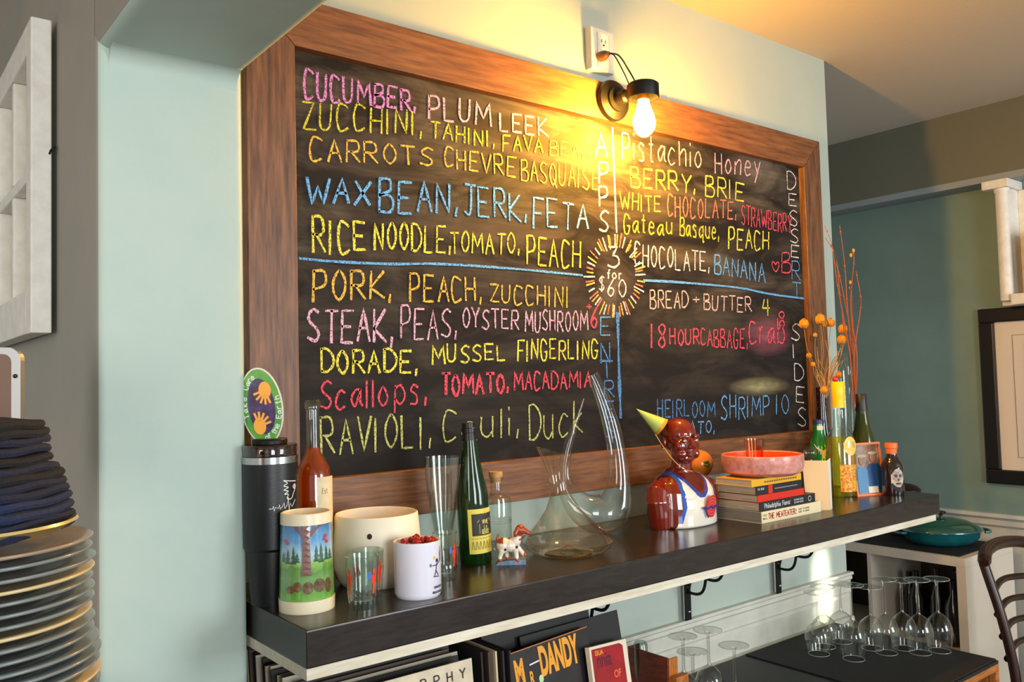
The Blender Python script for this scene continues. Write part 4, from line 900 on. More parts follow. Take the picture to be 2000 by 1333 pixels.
spine(b4, 'THE BOOK', 1.122, 1.150, -.286, z0+(z1-z0)*.55, z0+(z1-z0)*.78, M_wp, .0006)
spine(b4, 'A HANDBOOK OF THE KITCHEN', 1.195, 1.30, -.286, z0+(z1-z0)*.4, z0+(z1-z0)*.62, mat('grey_print', (150, 150, 156), .5), .0008) if 0 else MB().box((1.196, -.2863, z0+(z1-z0)*.42), (1.30, -.2859, z0+(z1-z0)*.54)).build('spine_title', mat('grey_print', (130, 130, 140), .5), b4)
z0, z1 = ZS+Z[4], ZS+Z[5]; mb = MB()
for k in range(14): mb.box((1.155+k*.0105, -.2843, z0+(z1-z0)*.35), (1.155+k*.0105+.008, -.2839, z0+(z1-z0)*.6))
mb.build('spine_title', mat('title_brown', (140, 90, 40), .5), b5)
# pink bowl on the books
zt5 = ZS+Z[5]; P = Vector((1.222, -.232, zt5)); s_ = ppm(P)
t = thing('pink_bowl', 'wide speckled pink bowl with an orange inside on the book stack', 'bowl', P)
r1 = 79/s_; hb_ = hgt(P, 888)
MB().lathe(P, [(r1*.62, 0), (r1*.80, .003), (r1*.95, .012), (r1, hb_*.55), (r1*.985, hb_), (r1*.96, hb_+.002), (r1*.93, hb_-.001)], 64, 'bottom').build('bowl_body', mat('pink_glaze', (222, 158, 150), .35, noise=.18, scale=70, rgb2=(196, 120, 100), coat=.3), t, True)
MB().lathe(P, [(.001, .006), (r1*.75, .007), (r1*.92, hb_*.4), (r1*.93, hb_-.0012)], 64, False).build('bowl_inside', mat('orange_inside', (236, 92, 40), .3, coat=.4), t, True)
P2 = P+Vector((-.012, .015, .0075)); t = thing('small_glass', 'small clear glass standing in the pink bowl', 'glass', P2)
h2 = hgt(P2, 858); r2 = 17/s_
MB().lathe(P2, [(r2*.8, 0), (r2*1.15, h2), (r2*1.1, h2), (r2*.7, .004), (.001, .004)], 36).build('glass_body', glass('peach_glass', (250, 224, 205), (200, 140, 110), .5), t, True)
# glass ball
P = at(1582, 893, 'z', ZS+.055); P.z = ZS
gb = Vector(CAM)+(RT*((1582-1000)/F)-UP*((885-666.5)/F)+FW)*2.60
P = Vector((gb.x, gb.y, ZS)); t = thing('glass_float', 'clear round glass stopper ball on a bottle behind the bowl', 'glass ball', P)
MB().ball(gb, 13/ppm(gb), 24).build('ball', M_glassw, t, True)
MB().lathe(P, [(.022, 0), (.022, (gb.z-ZS)*.5), (.008, (gb.z-ZS)*.72), (.007, gb.z-ZS-12/ppm(gb))], 28).build('bottle_body', M_glass, t, True)
# green metallic bottle
def bottle(name, lab, cx, yb, prof, m, yv=None, cat='bottle'):
    P = base(cx, yb, prof[0][1]*.9, ZS, yv); t = thing(name, lab, cat, P); pf = zr(pxprof(P, prof)); MB().lathe(P, pf, 44).build('glass', m, t, True); return t, P, pf
t, P, pf = bottle('green_beer_bottle', 'bright green bottle with a white bird mark and blue cap', 1604, 955, [(950, 17), (946, 18.5), (872, 18.5), (864, 17), (856, 13), (846, 10), (826, 9.2)], mat('green_metallic', (18, 120, 62), .15, metal=.35, coat=1), -.09)
MB().lathe(P+Vector((0, 0, pf[-1][1])), [(pf[-1][0]*1.15, -.004), (pf[-1][0]*1.15, .008), (pf[-1][0], .010)], 28).build('cap', mat('cap_blue', (40, 44, 110), .3), t, True)
ca = camang(P); Rr = rfun(pf); mb = MB(); fm = cylmap(P, lambda z: Rr(z)+.0005, ca-.6, ca+1.0, hgt(P, 896), hgt(P, 866))
for pl in ([(0, 1), (.5, .6), (.5, .4), (.2, .7)], [(.45, .65), (.75, .5), (.95, .1), (.7, .2), (.4, .35)], [(.6, .5), (1, .9), (.95, .6), (.75, .35)], [(.5, .4), (.55, 0), (.7, .1), (.65, .4)]): polypatch(mb, fm, pl, radial(P))
mb.build('bird_mark', mat('white_mark', (222, 206, 190), .5), t); patch(t, 'neck_label', MATS['white_mark'], cylmap(P, lambda z: pf[-1][0]+.0012, ca-.3, ca+1.1, hgt(P, 840), hgt(P, 832)), 8, 1)
# folded card
Pa = at(1622, 997, 'z', ZS); hh = hgt(Pa, 900)
Pb = Pa+Vector((-.052, .040, 0)); Pc_ = Pa+Vector((.030, .012, 0))
t = thing('folded_card', 'blank folded card standing beside the book stack', 'card', Pa)
MB().prism([Pa, Pb, Pb+Vector((-.008, .004, hh+.002)), Pa+Vector((-.006, 0, hh))], Vector((.001, .0012, 0))).build('left_leaf', mat('card_kraft', (224, 190, 140), .7), t)
MB().prism([Pa+Vector((.0012, 0, 0)), Pc_, Pc_+Vector((0, 0, hh+.004)), Pa+Vector((-.005, 0, hh))], Vector((0, .001, 0))).build('right_leaf', mat('card_white', (232, 222, 208), .7), t)
# yellow liqueur bottle
t, P, pf = bottle('yellow_liqueur_bottle', 'clear bottle of yellow liqueur with a bright yellow cap and lemon labels', 1646, 972, [(966, 26), (961, 28), (864, 28), (852, 25), (842, 17), (834, 11.5), (800, 10.5)], M_glass)
MB().lathe(P, [(max(.001, r_-.002), z_+.002) for r_, z_ in pf[:3]]+[(pf[3][0]-.002, hgt(P, 854))], 40).build('yellow_liqueur', glass('yellow_liquid', (252, 238, 90), (236, 212, 50), .3, .05, .14), t, True)
zc_ = pf[-1][1]; rc_ = pf[-1][0]
MB().lathe(P, [(rc_*1.1, hgt(P, 797)), (rc_*1.15, hgt(P, 775)), (rc_*1.2, hgt(P, 772)), (rc_*1.2, hgt(P, 748)), (rc_*1.05, hgt(P, 746))], 30).build('cap', mat('cap_yellow', (240, 200, 20), .3), t, True)
MB().ball(P+Vector((-.012, 0, hgt(P, 741))), .0095, 16).build('red_bead', mat('bead_red', (200, 20, 24), .2, coat=1), t, True)
ca = camang(P); Rr = rfun(pf)
patch(t, 'label', mat('label_lemon', (238, 200, 60), .5, noise=.6, scale=140, rgb2=(190, 60, 30)), cylmap(P, lambda z: Rr(z)+.0006, ca-.1, ca+1.2, hgt(P, 958), hgt(P, 906)), 12, 2)
mb = MB(); polypatch(mb, cylmap(P, lambda z: Rr(z)+.0004, ca+.2, ca+1.3, hgt(P, 888), hgt(P, 852)), ell(.5, .5, .5, .5, 20), radial(P)); mb.build('round_label', mat('label_pale', (240, 224, 130), .5, noise=.3, scale=200, rgb2=(220, 170, 60)), t)
# green wine bottle behind the photo frame
t, P, pf = bottle('olive_wine_bottle', 'olive green wine bottle behind the orange photo frame', 1690, 962, [(956, 23), (950, 24.5), (880, 24.5), (862, 22), (838, 16), (812, 11.5), (790, 9.5), (772, 9.5)], mat('olive_glass', (74, 82, 14), .06, trans=.6, ior=1.3, coat=.5), -.185)
MB().lathe(P, [(pf[-3][0]*1.04, hgt(P, 804)), (pf[-2][0]*1.08, pf[-2][1]), (pf[-1][0]*1.12, pf[-1][1]), (pf[-1][0]*1.0, pf[-1][1]+.003)], 30).build('foil', mat('foil_brown', (40, 30, 24), .4), t, True)
# photo frame
A = at(1675, 971, 'z', ZS); B = at(1732, 966, 'z', ZS); B = A+(B-A).normalized()*.113; hh = hgt(A, 876)
ux = (B-A).normalized(); back = Vector((-ux.y, ux.x, 0)); 
if back.y < 0: back = -back
lean = .13; uy = (Vector((0, 0, 1))*math.cos(lean)+back*math.sin(lean)).normalized(); nf = ux.cross(uy)
Ht = .163
t = thing('photo_frame', 'small orange-edged photo frame leaning on the shelf end', 'photo frame', A)
def fq(u0, v0, u1, v1, d, th): return MB().prism([A+ux*u0+uy*v0+nf*d, A+ux*u1+uy*v0+nf*d, A+ux*u1+uy*v1+nf*d, A+ux*u0+uy*v1+nf*d], nf*th)
mfr = mat('frame_orange', (232, 120, 70), .35)
wF = .113
for q in ((0, 0, wF, .006), (0, Ht-.006, wF, Ht), (0, .006, .005, Ht-.006), (wF-.005, .006, wF, Ht-.006)): fq(*q, -.018, .019).build('frame_bar', mfr, t)
fq(.005, .006, wF-.005, Ht-.006, -.017, .014).build('photo', mat('photo_ground', (150, 116, 92), .3, noise=.3, scale=60, coat=1), t)
def fpoly(pts, m, name, d=-.0022):
    mb = MB(); mb.prism([A+ux*(u*wF)+uy*(v*Ht)+nf*d for u, v in pts], nf*.0004); mb.build(name, m, t)
fpoly([(.10, .06), (.5, .06), (.5, .45), (.42, .54), (.2, .55), (.12, .48)], mat('shirt_light_blue', (70, 130, 176), .4), 'photo_shirt')
fpoly([(.46, .06), (.95, .06), (.95, .5), (.86, .6), (.58, .6), (.47, .5)], mat('shirt_navy', (34, 72, 124), .4), 'photo_shirt', -.0018)
for cu_, cv_, rr_ in ((.32, .66, .1), (.70, .71, .1)): fpoly(ell(cu_, cv_, rr_, rr_*.9, 14), mat('photo_skin', (150, 104, 82), .4), 'photo_face', -.0016)
for cu_, cv_ in ((.32, .75), (.70, .80)): fpoly(ell(cu_, cv_, .16, .03, 12)[:6]+[(cu_-.16, cv_), (cu_-.08, cv_), (cu_-.07, cv_+.06), (cu_+.07, cv_+.06), (cu_+.08, cv_)][0:0]+ell(cu_, cv_, .16, .03, 12)[6:], mat('photo_hat', (176, 160, 136), .5), 'photo_hat', -.0014)
fpoly([(.42, .05), (.75, .05), (.75, .17), (.42, .17)], mat('photo_tag', (220, 215, 190), .5), 'white_tag', -.0012)
# dark bottle with an orange cap
t, P, pf = bottle('syrup_bottle', 'small dark bottle with an orange cap at the shelf end', 1745, 970, [(964, 20), (960, 21), (908, 20), (899, 15), (892, 10.5), (886, 10)], mat('dark_glass', (26, 10, 14), .06, coat=1))
MB().lathe(P, [(pf[-1][0]*1.0, pf[-1][1]), (pf[-1][0]*1.06, hgt(P, 876)), (pf[-1][0]*1.2, hgt(P, 875)), (pf[-1][0]*1.2, hgt(P, 867)), (pf[-1][0]*1.05, hgt(P, 865.5))], 30).build('cap', mat('cap_orange', (226, 112, 50), .4), t, True)
ca = camang(P); Rr = rfun(pf); fm = cylmap(P, lambda z: Rr(z)+.0005, ca-.1, ca+1.1, hgt(P, 950), hgt(P, 914))
mb = MB(); polypatch(mb, fm, ell(.5, .5, .48, .5, 20), radial(P)); mb.build('label', mat('label_skull', (206, 200, 170), .5, noise=.4, scale=90, rgb2=(120, 100, 110)), t)
mb = MB(); 
for q in ((.34, .62, .1, .09), (.66, .62, .1, .09), (.5, .4, .07, .08), (.5, .2, .22, .06)): polypatch(mb, cylmap(P, lambda z: Rr(z)+.0012, ca-.1, ca+1.1, hgt(P, 950), hgt(P, 914)), ell(*q, 10), radial(P))
mb.build('label_marks', mat('mark_purple', (60, 36, 60), .5), t)
# vases with dried stems
def vase(name, lab, cx, yb, prof, m, yv=None):
    P = base(cx, yb, prof[0][1], ZS, yv)
    t = thing(name, lab, 'vase', P); pf = zr(pxprof(P, prof)); MB().lathe(P, pf, 36, 'bottom').build('vase_body', m, t, True); return t, P, pf
t, P, pf = vase('brown_vase', 'slim amber-brown bottle vase holding dried pods', 1612, 950, [(945, 15), (850, 15), (815, 11), (790, 9.5), (757, 10)], glass('brown_glass', (150, 84, 40), (60, 28, 12), .5), -.03)
dV = (P-CAM).dot(FW)
def vp(x, y, d=0): return Vector(CAM)+(RT*((x-1000)/F)-UP*((y-666.5)/F)+FW)*(dV+d)
st = thing('dried_poppy_pods', 'bunch of dried yellow seed pods on thin stems in the brown vase', 'dried flowers', vp(1612, 800))
mst = mat('dry_stem', (150, 110, 56), .7); mpo = mat('pod_yellow', (226, 160, 36), .6, noise=.35, scale=160, rgb2=(170, 104, 20))
for i, (x, y, rr_) in enumerate(((1570, 633, 9), (1602, 624, 9.5), (1608, 632, 7), (1622, 631, 8), (1646, 643, 8.5), (1644, 664, 8.5), (1592, 655, 4), (1580, 695, 5), (1588, 712, 4.5), (1638, 732, 6), (1609, 762, 8))):
    dd = -.01+.006*(i % 4); c_ = vp(x, y, dd); rr_ = rr_/ppm(c_)
    mb = MB(); mb.ball(c_, rr_, 16, None, (.95, .95, 1.0))
    for k in range(7):
        a = k*.897; mb.tube([c_+Vector((math.cos(a)*rr_*.97*math.sin(q), math.sin(a)*rr_*.97*math.sin(q), rr_*math.cos(q))) for q in (.4, 1.0, 1.6, 2.2, 2.7)], rr_*.13, 5)
    mb.lathe(c_+Vector((0, 0, rr_*.95)), [(rr_*.25, 0), (rr_*.42, rr_*.25), (rr_*.1, rr_*.2)], 10)
    mb.build('seed_pod', mpo, st, True)
    MB().tube(smooth_pts([vp(x, y+6, dd), vp(x+(1610-x)*.2+5*math.sin(i*2), y+(765-y)*.4, dd), vp(x+(1610-x)*.75-4*math.sin(i), y+(765-y)*.78, dd*.3), vp(1612+(i % 3-1)*3, 778, 0)] if y < 750 else [vp(1609, 768), vp(1610, 775), vp(1612, 790)], 7), .0011, 6).build('stem', mst, st, True)
mb = MB()
for i in range(26):
    x1 = random.uniform(1585, 1655); y1 = random.uniform(660, 740); mb.tube(smooth_pts([vp(1612+random.uniform(-4, 4), 775), vp((1612+x1)/2+random.uniform(-8, 8), (760+y1)/2, random.uniform(-.01, .01)), vp(x1, y1, random.uniform(-.02, .02))], 5), .0007, 4)
o = mb.build('fine_stems', mat('straw', (206, 160, 96), .7), st, True); o['kind'] = 'stuff'
t, P, pf = vase('tall_clear_vase', 'tall clear glass vase with flared mouth holding bare twigs', 1672, 950, [(945, 15), (900, 16), (830, 13), (770, 7.5), (752, 7), (748, 9), (744, 7), (715, 8), (690, 13)], M_glass, -.125)
dV = (P-CAM).dot(FW)
tw = thing('dried_twigs', 'tall reddish bare twigs in the clear vase', 'twigs', vp(1668, 800))
mtw = mat('twig_red', (150, 72, 34), .6)
for pts in ([(1670, 800), (1664, 700), (1655, 600), (1650, 520), (1640, 440)], [(1671, 800), (1668, 690), (1662, 600), (1664, 555), (1668, 510), (1666, 490)], [(1669, 800), (1666, 680), (1650, 590), (1640, 540), (1634, 515)],
            [(1672, 800), (1668, 700), (1680, 610), (1681, 580), (1672, 530)], [(1668, 800), (1660, 690), (1648, 640), (1644, 600), (1640, 570), (1632, 500), (1612, 465)], [(1670, 800), (1674, 700), (1666, 640), (1664, 580), (1658, 560)], [(1670, 800), (1663, 720), (1653, 650), (1636, 560), (1625, 480), (1610, 440)]):
    mb = MB(); pp = smooth_pts([vp(x, y, .01*math.sin(x+y)) for x, y in pts], 6); mb.tube(pp, [.0024-.0017*i/len(pp) for i in range(len(pp))], 6)
    for q in pp[8::5]: mb.ball(q, .0028, 6, None, (1, 1, 1.5))
    mb.build('twig', mtw, tw, True)
for x, y in ((1667, 490), (1662, 499), (1661, 552)):
    MB().ball(vp(x, y), .0055, 10, None, (.8, .8, 1.3)).build('bud', mpo, tw, True)
# large bell-shaped clear bottle behind
t, P, pf = vase('clear_carafe', 'tall clear round-shouldered bottle behind the yellow bottle', 1648, 945, [(940, 17), (760, 17), (725, 16), (705, 12), (695, 5)], M_glass, -.065)

# ------------------------------------------------------------------ under the shelf: records, box, glasses
def sheet(name, lab, TL, TR, H, lean, thick, m, grp, cat='record'):
    TL, TR = Vector(TL), Vector(TR); ux = (TR-TL).normalized(); fr = Vector((ux.y, -ux.x, 0)).normalized()
    if fr.y > 0: fr = -fr
    dn = (-Vector((0, 0, 1))*math.cos(lean)+fr*math.sin(lean)); dn = (dn-ux*dn.dot(ux)).normalized()
    n_ = ux.cross(-dn).normalized()
    t = thing(name, lab, cat, TL, grp)
    MB().prism([TL+dn*H, TR+dn*H, TR, TL], -n_*thick).build('sleeve', m, t)
    return t, ux, dn, n_
M_slv = [mat('sleeve_black', (26, 24, 24), .6), mat('sleeve_brown', (66, 50, 38), .6), mat('sleeve_grey', (170, 160, 142), .6), mat('sleeve_tan', (200, 182, 150), .6), mat('sleeve_dark', (40, 34, 34), .6)]
# a pine record crate that the records lean in
cr_ = thing('record_crate', 'low wooden crate under the left end of the shelf holding records', 'crate', (.3, -.17, -.75))
for lo, hi in (((-.14, -.345, -.76), (.80, .0, -.745)), ((-.14, .0, -.745), (.80, .012, -.66)), ((-.155, -.345, -.76), (-.1405, .012, -.60)), ((.8005, -.345, -.76), (.81, .012, -.66))): MB().box(lo, hi, .001).build('crate_board', M_pine, cr_)
for lo, hi in (((-.15, -.33, -1.3), (-.11, -.29, -.7605)), ((.76, -.33, -1.3), (.80, -.29, -.7605)), ((-.15, -.04, -1.3), (-.11, 0, -.7605)), ((.76, -.04, -1.3), (.80, 0, -.7605))): MB().box(lo, hi).build('crate_leg', M_pine, cr_)
gA = 'records filed under the left end of the shelf'; labA = 'thin worn record sleeve filed edge-up under the left shelf end'
for i in range(17):
    y = -.035-i*.0155; z = -.300-.0012*i+random.uniform(-.006, .004); x1 = .185+random.uniform(-.006, .006)
    sheet('record_sleeve', labA, (x1-.312, y, z), (x1, y, z), .315, .12, .0045, M_slv[random.choice([0, 1, 2, 3, 0, 4, 2])], gA)
tl = at(749, 1333, 'y', -.325); tr = at(921, 1286, 'y', -.325); tl = Vector((tr.x-.312, -.325, tr.z))
t, ux, dn, n_ = sheet('record_album', 'cream record album with widely spaced black letters', tl, tr, .315, .10, .004, mat('sleeve_cream', (214, 200, 172), .55, noise=.1, scale=30), 'record albums facing out')
write(t, 'cover_title', 'MURPHY', quadmap(tl+ux*.14+dn*.030+n_*.0008, tl+ux*.295+dn*.030+n_*.0008, tl+ux*.295+dn*.014+n_*.0008, tl+ux*.14+dn*.014+n_*.0008), tuple(n_), .0022, MATS['black_print'], 1.1)
gB = 'dark records leaning in the middle under the shelf'; labB = 'dark record sleeve leaning in the row behind the orange-lettered album'
for i in range(12):
    y = -.03-i*.0115; x1 = .70-.006*i+random.uniform(-.006, .006); z = -.350+random.uniform(-.004, .004)+.0012*i
    sheet('record_sleeve', labB, (x1-.312, y, z), (x1, y+.004, z), .315, .16, .004, M_slv[random.choice([0, 0, 4, 1])], gB)
y_ = -.168; tr = at(1205, 1192, 'y', y_); tl = tr+Vector((-.30, -.004, -.002))
sheet('record_album', 'plain black record album directly behind the orange-lettered one', tl, tr, .315, .18, .004, M_slv[0], 'record albums facing out')
for i in range(5):
    tr = Vector((.222+i*.017, 0, -.318-.003*i)); 
    t_, _, _, _ = sheet('record_sleeve', ['black', 'brown', 'tan', 'black', 'charcoal'][i]+' record sleeve, '+['first', 'second', 'third', 'fourth', 'fifth'][i]+' right of the cream lettered album', (tr.x, -.305, tr.z), (tr.x+.004, -.02, tr.z), .315, .04, .004, M_slv[[0, 1, 3, 0, 4][i]], 'records filed end-on beside the orange-lettered album')
TL = at(982, 1282, 'y', -.225); TR = at(1145, 1224, 'y', -.190)
t, ux, dn, n_ = sheet('record_album', 'black record album with big orange western letters', TL, TR, .31, .20, .004, mat('sleeve_navy', (44, 38, 40), .45, noise=.2, scale=30), 'record albums facing out')
LL = (TR-TL).length
mow = mat('title_orange', (238, 160, 48), .5)
bfont(t, 'cover_title', 'M', TL+ux*.024+dn*.064, ux, -dn, .066, mow, .045, .001, .56)
bfont(t, 'cover_title', 'R', TL+ux*.065+dn*.076, ux, -dn, .040, mow, .025, .001, .55)
bfont(t, 'cover_title', 'DANDY', TL+ux*.100+dn*.064, ux, -dn, .080, mow, .045, .001, .44)
mb = MB(); fmq = lambda u, v: TL+ux*u+dn*v
polypatch(mb, fmq, ell(.098, .070, .007, .008, 16), n_*1.3); mb.build('round_sticker', mat('sticker_green', (190, 220, 160), .5), t)
write(t, 'cover_subtitle', 'starring', quadmap(fmq(.068, .036), fmq(.098, .034), fmq(.098, .030), fmq(.068, .032)), tuple(n_), .0008, M_wp) if 0 else MB().prism([fmq(.070, .037)+n_*.001, fmq(.100, .035)+n_*.001, fmq(.100, .032)+n_*.001, fmq(.070, .034)+n_*.001], n_*.0002).build('small_print', M_wp, t)
fmE = MB().prism([fmq(0, 0), fmq(LL, 0), fmq(LL, .002), fmq(0, .002)], n_*.0008); fmE.build('worn_edge', mat('edge_orange', (190, 120, 60), .6), t)
TL = at(1150, 1266, 'y', -.226); TR = at(1222, 1248, 'y', -.21)
t, ux, dn, n_ = sheet('red_album', 'red album with white border behind the orange-lettered album', TL, TR, .20, .20, .012, mat('album_white', (226, 212, 188), .6), 'record albums facing out')
LL = (TR-TL).length; fmq = lambda u, v: TL+ux*(u*LL)+dn*v
MB().prism([fmq(.05, .2), fmq(.88, .2), fmq(.88, .012), fmq(.80, .006), fmq(.05, .006)], n_*.0008).build('red_cover', mat('album_red', (172, 24, 34), .4, noise=.2, scale=20), t)
bfont(t, 'cover_title', 'nnia', fmq(.15, .046), ux, -dn, .044, mat('title_plum', (90, 20, 50), .5), .01, .0014, .7)
bfont(t, 'cover_title', 'SSUA', fmq(.12, .020), ux, -dn, .014, mow, .02, .0014, .9)
bfont(t, 'cover_title', 'OF', fmq(.55, .075), ux, -dn, .022, mat('title_salmon', (240, 110, 60), .5), .02, .0014, .9)
# small wooden box
A = at(1300, 1286, 'y', -.16); bt = A.z
t = thing('wooden_box', 'reddish wooden box beside the red album under the shelf', 'box', A)
bw = .034; bx0 = A.x
mred = mat('box_redwood', (122, 48, 20), .45, noise=.3, scale=12, stretch=(2, 2, 10)); mora = mat('box_orange', (206, 120, 50), .45, noise=.2, scale=12, stretch=(10, 2, 2))
MB().box((bx0, -.165, -.6538), (bx0+.006, -.03, bt), .0008).build('side_panel', mred, t)
for k in range(4): MB().box((bx0+.0065+k*.0082, -.165, -.6538), (bx0+.0065+k*.0082+.0076, -.160, bt-.004), .0006).build('slat', mora, t)
MB().box((bx0+.0063, -.1595, -.6538), (bx0+.037, -.036, bt-.05)).build('filling', mred, t)
MB().box((bx0+.0063, -.035, -.6538), (bx0+.040, -.03, bt), .0006).build('back_panel', mred, t)
MB().box((bx0+.010, -.185, -.6538), (bx0+.055, -.1655, bt-.045), .001).build('lower_step', mora, t)
# glass jar behind the box
P = at(1251, 1262, 'y', -.06); t = thing('glass_jar', 'upturned clear glass just behind the wooden box', 'glass', (P.x, P.y, P.z-.09))
MB().lathe((P.x, P.y, P.z-.09), [(.016, 0), (.019, .05), (.018, .095), (.014, .101), (.001, .102)], 32).build('glass_body', glass('green_tint_glass', (215, 228, 220), (90, 110, 105), .6), t, True)

# serving table with mat and crate
ZTB = -.65
c1_ = at(1950, 1288, 'z', ZTB); c2_ = at(1892, 1262, 'z', ZTB); 
xr = c1_.x; yf_ = c1_.y
t = thing('serving_table', 'low dark table with an orange wood edge under the shelf', 'table', (1.6, -.2, ZTB-.03))
MB().box((.82, yf_, ZTB-.012), (xr, -.001, ZTB-.004), .001).build('table_top', mat('table_black', (22, 22, 24), .5), t)
mcr = mat('crate_orange', (190, 120, 56), .45, noise=.3, scale=10, stretch=(2, 12, 12), rgb2=(140, 78, 30))
MB().box((.82, yf_, ZTB-.032), (xr, yf_+.018, ZTB-.0125), .001).build('front_rail', mcr, t)
MB().box((xr-.022, yf_+.0001, -.98), (xr, yf_+.018, ZTB-.0325), .001).build('corner_post', mcr, t)
MB().box((xr-.018, yf_+.0185, -.98), (xr, -.001, ZTB-.0125), .001).build('side_panel', mcr, t)
for xx in (.83, xr-.05):
    for yy in (yf_+.02, -.06): MB().box((xx, yy, ZF), (xx+.03, yy+.03, -.981 if xx > 1.1 else ZTB-.0125)).build('table_leg', mcr, t)
MB().box((.87, yf_+.02, -.98), (xr-.02, -.002, -.965)).build('lower_shelf', mcr, t)
mm_ = at(1540, 1281, 'z', ZTB); 
tag(MB().box((1.42, yf_+.006, ZTB-.0038), (xr-.002, -.004, ZTB), .001).build('bar_mat', mat('rubber_mat', (18, 18, 20), .75, bump=.5, scale=200)), 'black rubber bar mat under the upturned wine glasses', 'mat')
for k in range(3):
    xx = xr-.10-k*.07; tag(MB().box((xx, yf_+.03, -.9649), (xx+.05, yf_+.09, -.76), .004).build('paper_bag', mat('bag_cream', (214, 180, 130), .7)), ['cream paper packet inside the crate by its corner', 'middle cream paper packet inside the crate', 'cream paper packet furthest left inside the crate'][k], 'packet', 'packets in the crate')
# wine glasses, upside down
def wineglass(label, x, y, z, h, grp):
    t = thing('wine_glass', label, 'wine glass', (x, y, z), grp); return t
M_rim = glass('rim_highlight_glass', (250, 250, 248), (240, 240, 236), .6, .05, .4)  # milky white mixed into the rims imitates bright highlights along the glass edges
def wg_parts(t, h, rb):
    P = t.location
    MB().tube([P+Vector((.036*math.cos(k*math.pi/20), .036*math.sin(k*math.pi/20), h-.0008)) for k in range(41)], .0010, 5, False).build('foot_rim', M_rim, t, True)
    bowl = [(rb*.78, 0), (rb*.88, h*.10), (rb, h*.24), (rb*.97, h*.33), (rb*.78, h*.43), (rb*.45, h*.495), (.006, h*.53)]
    MB().lathe(P, bowl, 32, False).build('bowl', M_glassw, t, True)
    MB().tube([P+Vector((rb*.78*math.cos(k*math.pi/16), rb*.78*math.sin(k*math.pi/16), .0012)) for k in range(33)], .0009, 5, False).build('rim', M_rim, t, True)
    MB().lathe(P, [(.006, h*.53), (.0042, h*.56), (.0036, h*.75), (.004, h*.93), (.007, h*.975)], 16, False).build('stem', glass('stem_glass', (240, 240, 236), (170, 172, 165), .7), t, True)
    MB().lathe(P, [(.007, h*.975), (.022, h*.985), (.036, h*.996), (.036, h), (.001, h)], 32, False).build('foot', glass('foot_glass', (250, 250, 248), (236, 238, 234), .14), t, True)
gl = [(1603, 1158, 1600, 1286), (1640, 1140, 1645, 1262), (1664, 1143, 1668, 1296), (1698, 1147, 1704, 1275), (1720, 1132, 1732, 1284), (1757, 1134, 1766, 1275), (1788, 1133, 1798, 1284), (1820, 1131, 1836, 1280), (1606, 1146, 1612, 1272)]
names = ['leftmost upturned wine glass of the large cluster', 'upturned wine glass second from left at the back of the cluster', 'foremost upturned wine glass left of the middle', 'low upturned wine glass just right of the foremost one', 'large upturned wine glass in the middle front of the cluster', 'upturned wine glass behind between the middle and right ones', 'upturned wine glass second from the right of the cluster', 'rightmost upturned wine glass in front of the white cabinet', 'upturned wine glass behind the leftmost one']
for (fx, fy, bx_, by_), nm in zip(gl, names):
    P = base(bx_, by_, 24, ZTB); P.y = min(P.y, -.045); h_ = min(.235, hgt(P, fy)); t = wineglass(nm, P.x, P.y, ZTB+.0005, h_, 'upturned wine glasses on the mat'); wg_parts(t, h_, .039)
for (fx, fy), nm in zip([(1333, 1240), (1352, 1270), (1382, 1228), (1433, 1258)], ['leftmost of the four tall glasses by the wooden box, at the back', 'front left of the four tall glasses by the wooden box', 'tallest-standing glass behind the middle of the group of four', 'rightmost of the four tall upturned glasses']):
    h_ = .19; P = at(fx, fy, 'z', ZTB+h_); t = wineglass(nm, P.x, min(P.y, -.05), ZTB-.0035, h_, 'four tall upturned glasses by the box'); wg_parts(t, h_, .037)

# ------------------------------------------------------------------ far corner: cabinet, casserole, chairs, picture, wall shelf
cx0, cy0 = 2.70, -.089; cz1 = -.542
cb = thing('white_cabinet', 'pale open cube cabinet in the far corner', 'cabinet', (cx0, cy0, ZF))
M_cab = mat('cabinet_white', (206, 196, 180), .5); T = .036; cx1 = 3.14; cy1 = .72
def cbx(name, lo, hi, m=M_cab): return MB().box(lo, hi, .001).build(name, m, cb)
cbx('top_panel', (cx0, cy0, cz1-T), (cx1, cy1, cz1)); cbx('side_panel', (cx0, cy0, ZF+.0), (cx1, cy0+T, cz1-T-.0003)); cbx('side_panel', (cx0, cy1-T, ZF), (cx1, cy1, cz1-T-.0003))
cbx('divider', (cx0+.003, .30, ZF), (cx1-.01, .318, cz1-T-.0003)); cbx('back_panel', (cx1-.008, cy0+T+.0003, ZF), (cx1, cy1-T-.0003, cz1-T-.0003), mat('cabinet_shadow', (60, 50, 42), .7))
cbx('middle_shelf', (cx0+.003, cy0+T+.0003, -.94), (cx1-.01, .2997, -.922)); cbx('middle_shelf', (cx0+.003, .3183, -.94), (cx1-.01, cy1-T-.0003, -.922)); cbx('bottom_panel', (cx0, cy0+T+.0003, ZF), (cx1-.01, .2997, ZF+T))
bt_ = mat('dark_bottle', (22, 16, 12), .12, coat=.5)
for i, (x, y, hh) in enumerate(((2.82, .02, .26), (2.86, .10, .29), (2.84, .18, .27), (2.92, .05, .28), (2.90, .24, .25))):
    o = MB().lathe((x, y, -.922), [(.03, 0), (.034, .003), (.034, hh*.6), (.012, hh*.78), (.012, hh)], 20).build('wine_bottle', bt_, None, True)
    tag(o, ['dark bottle in the cabinet nearest its right post', 'dark bottle in the cabinet second from the right post', 'dark bottle in the middle of the cabinet', 'dark bottle at the back right of the cabinet', 'dark bottle beside the cabinet divider'][i], 'bottle', 'dark bottles inside the cabinet')
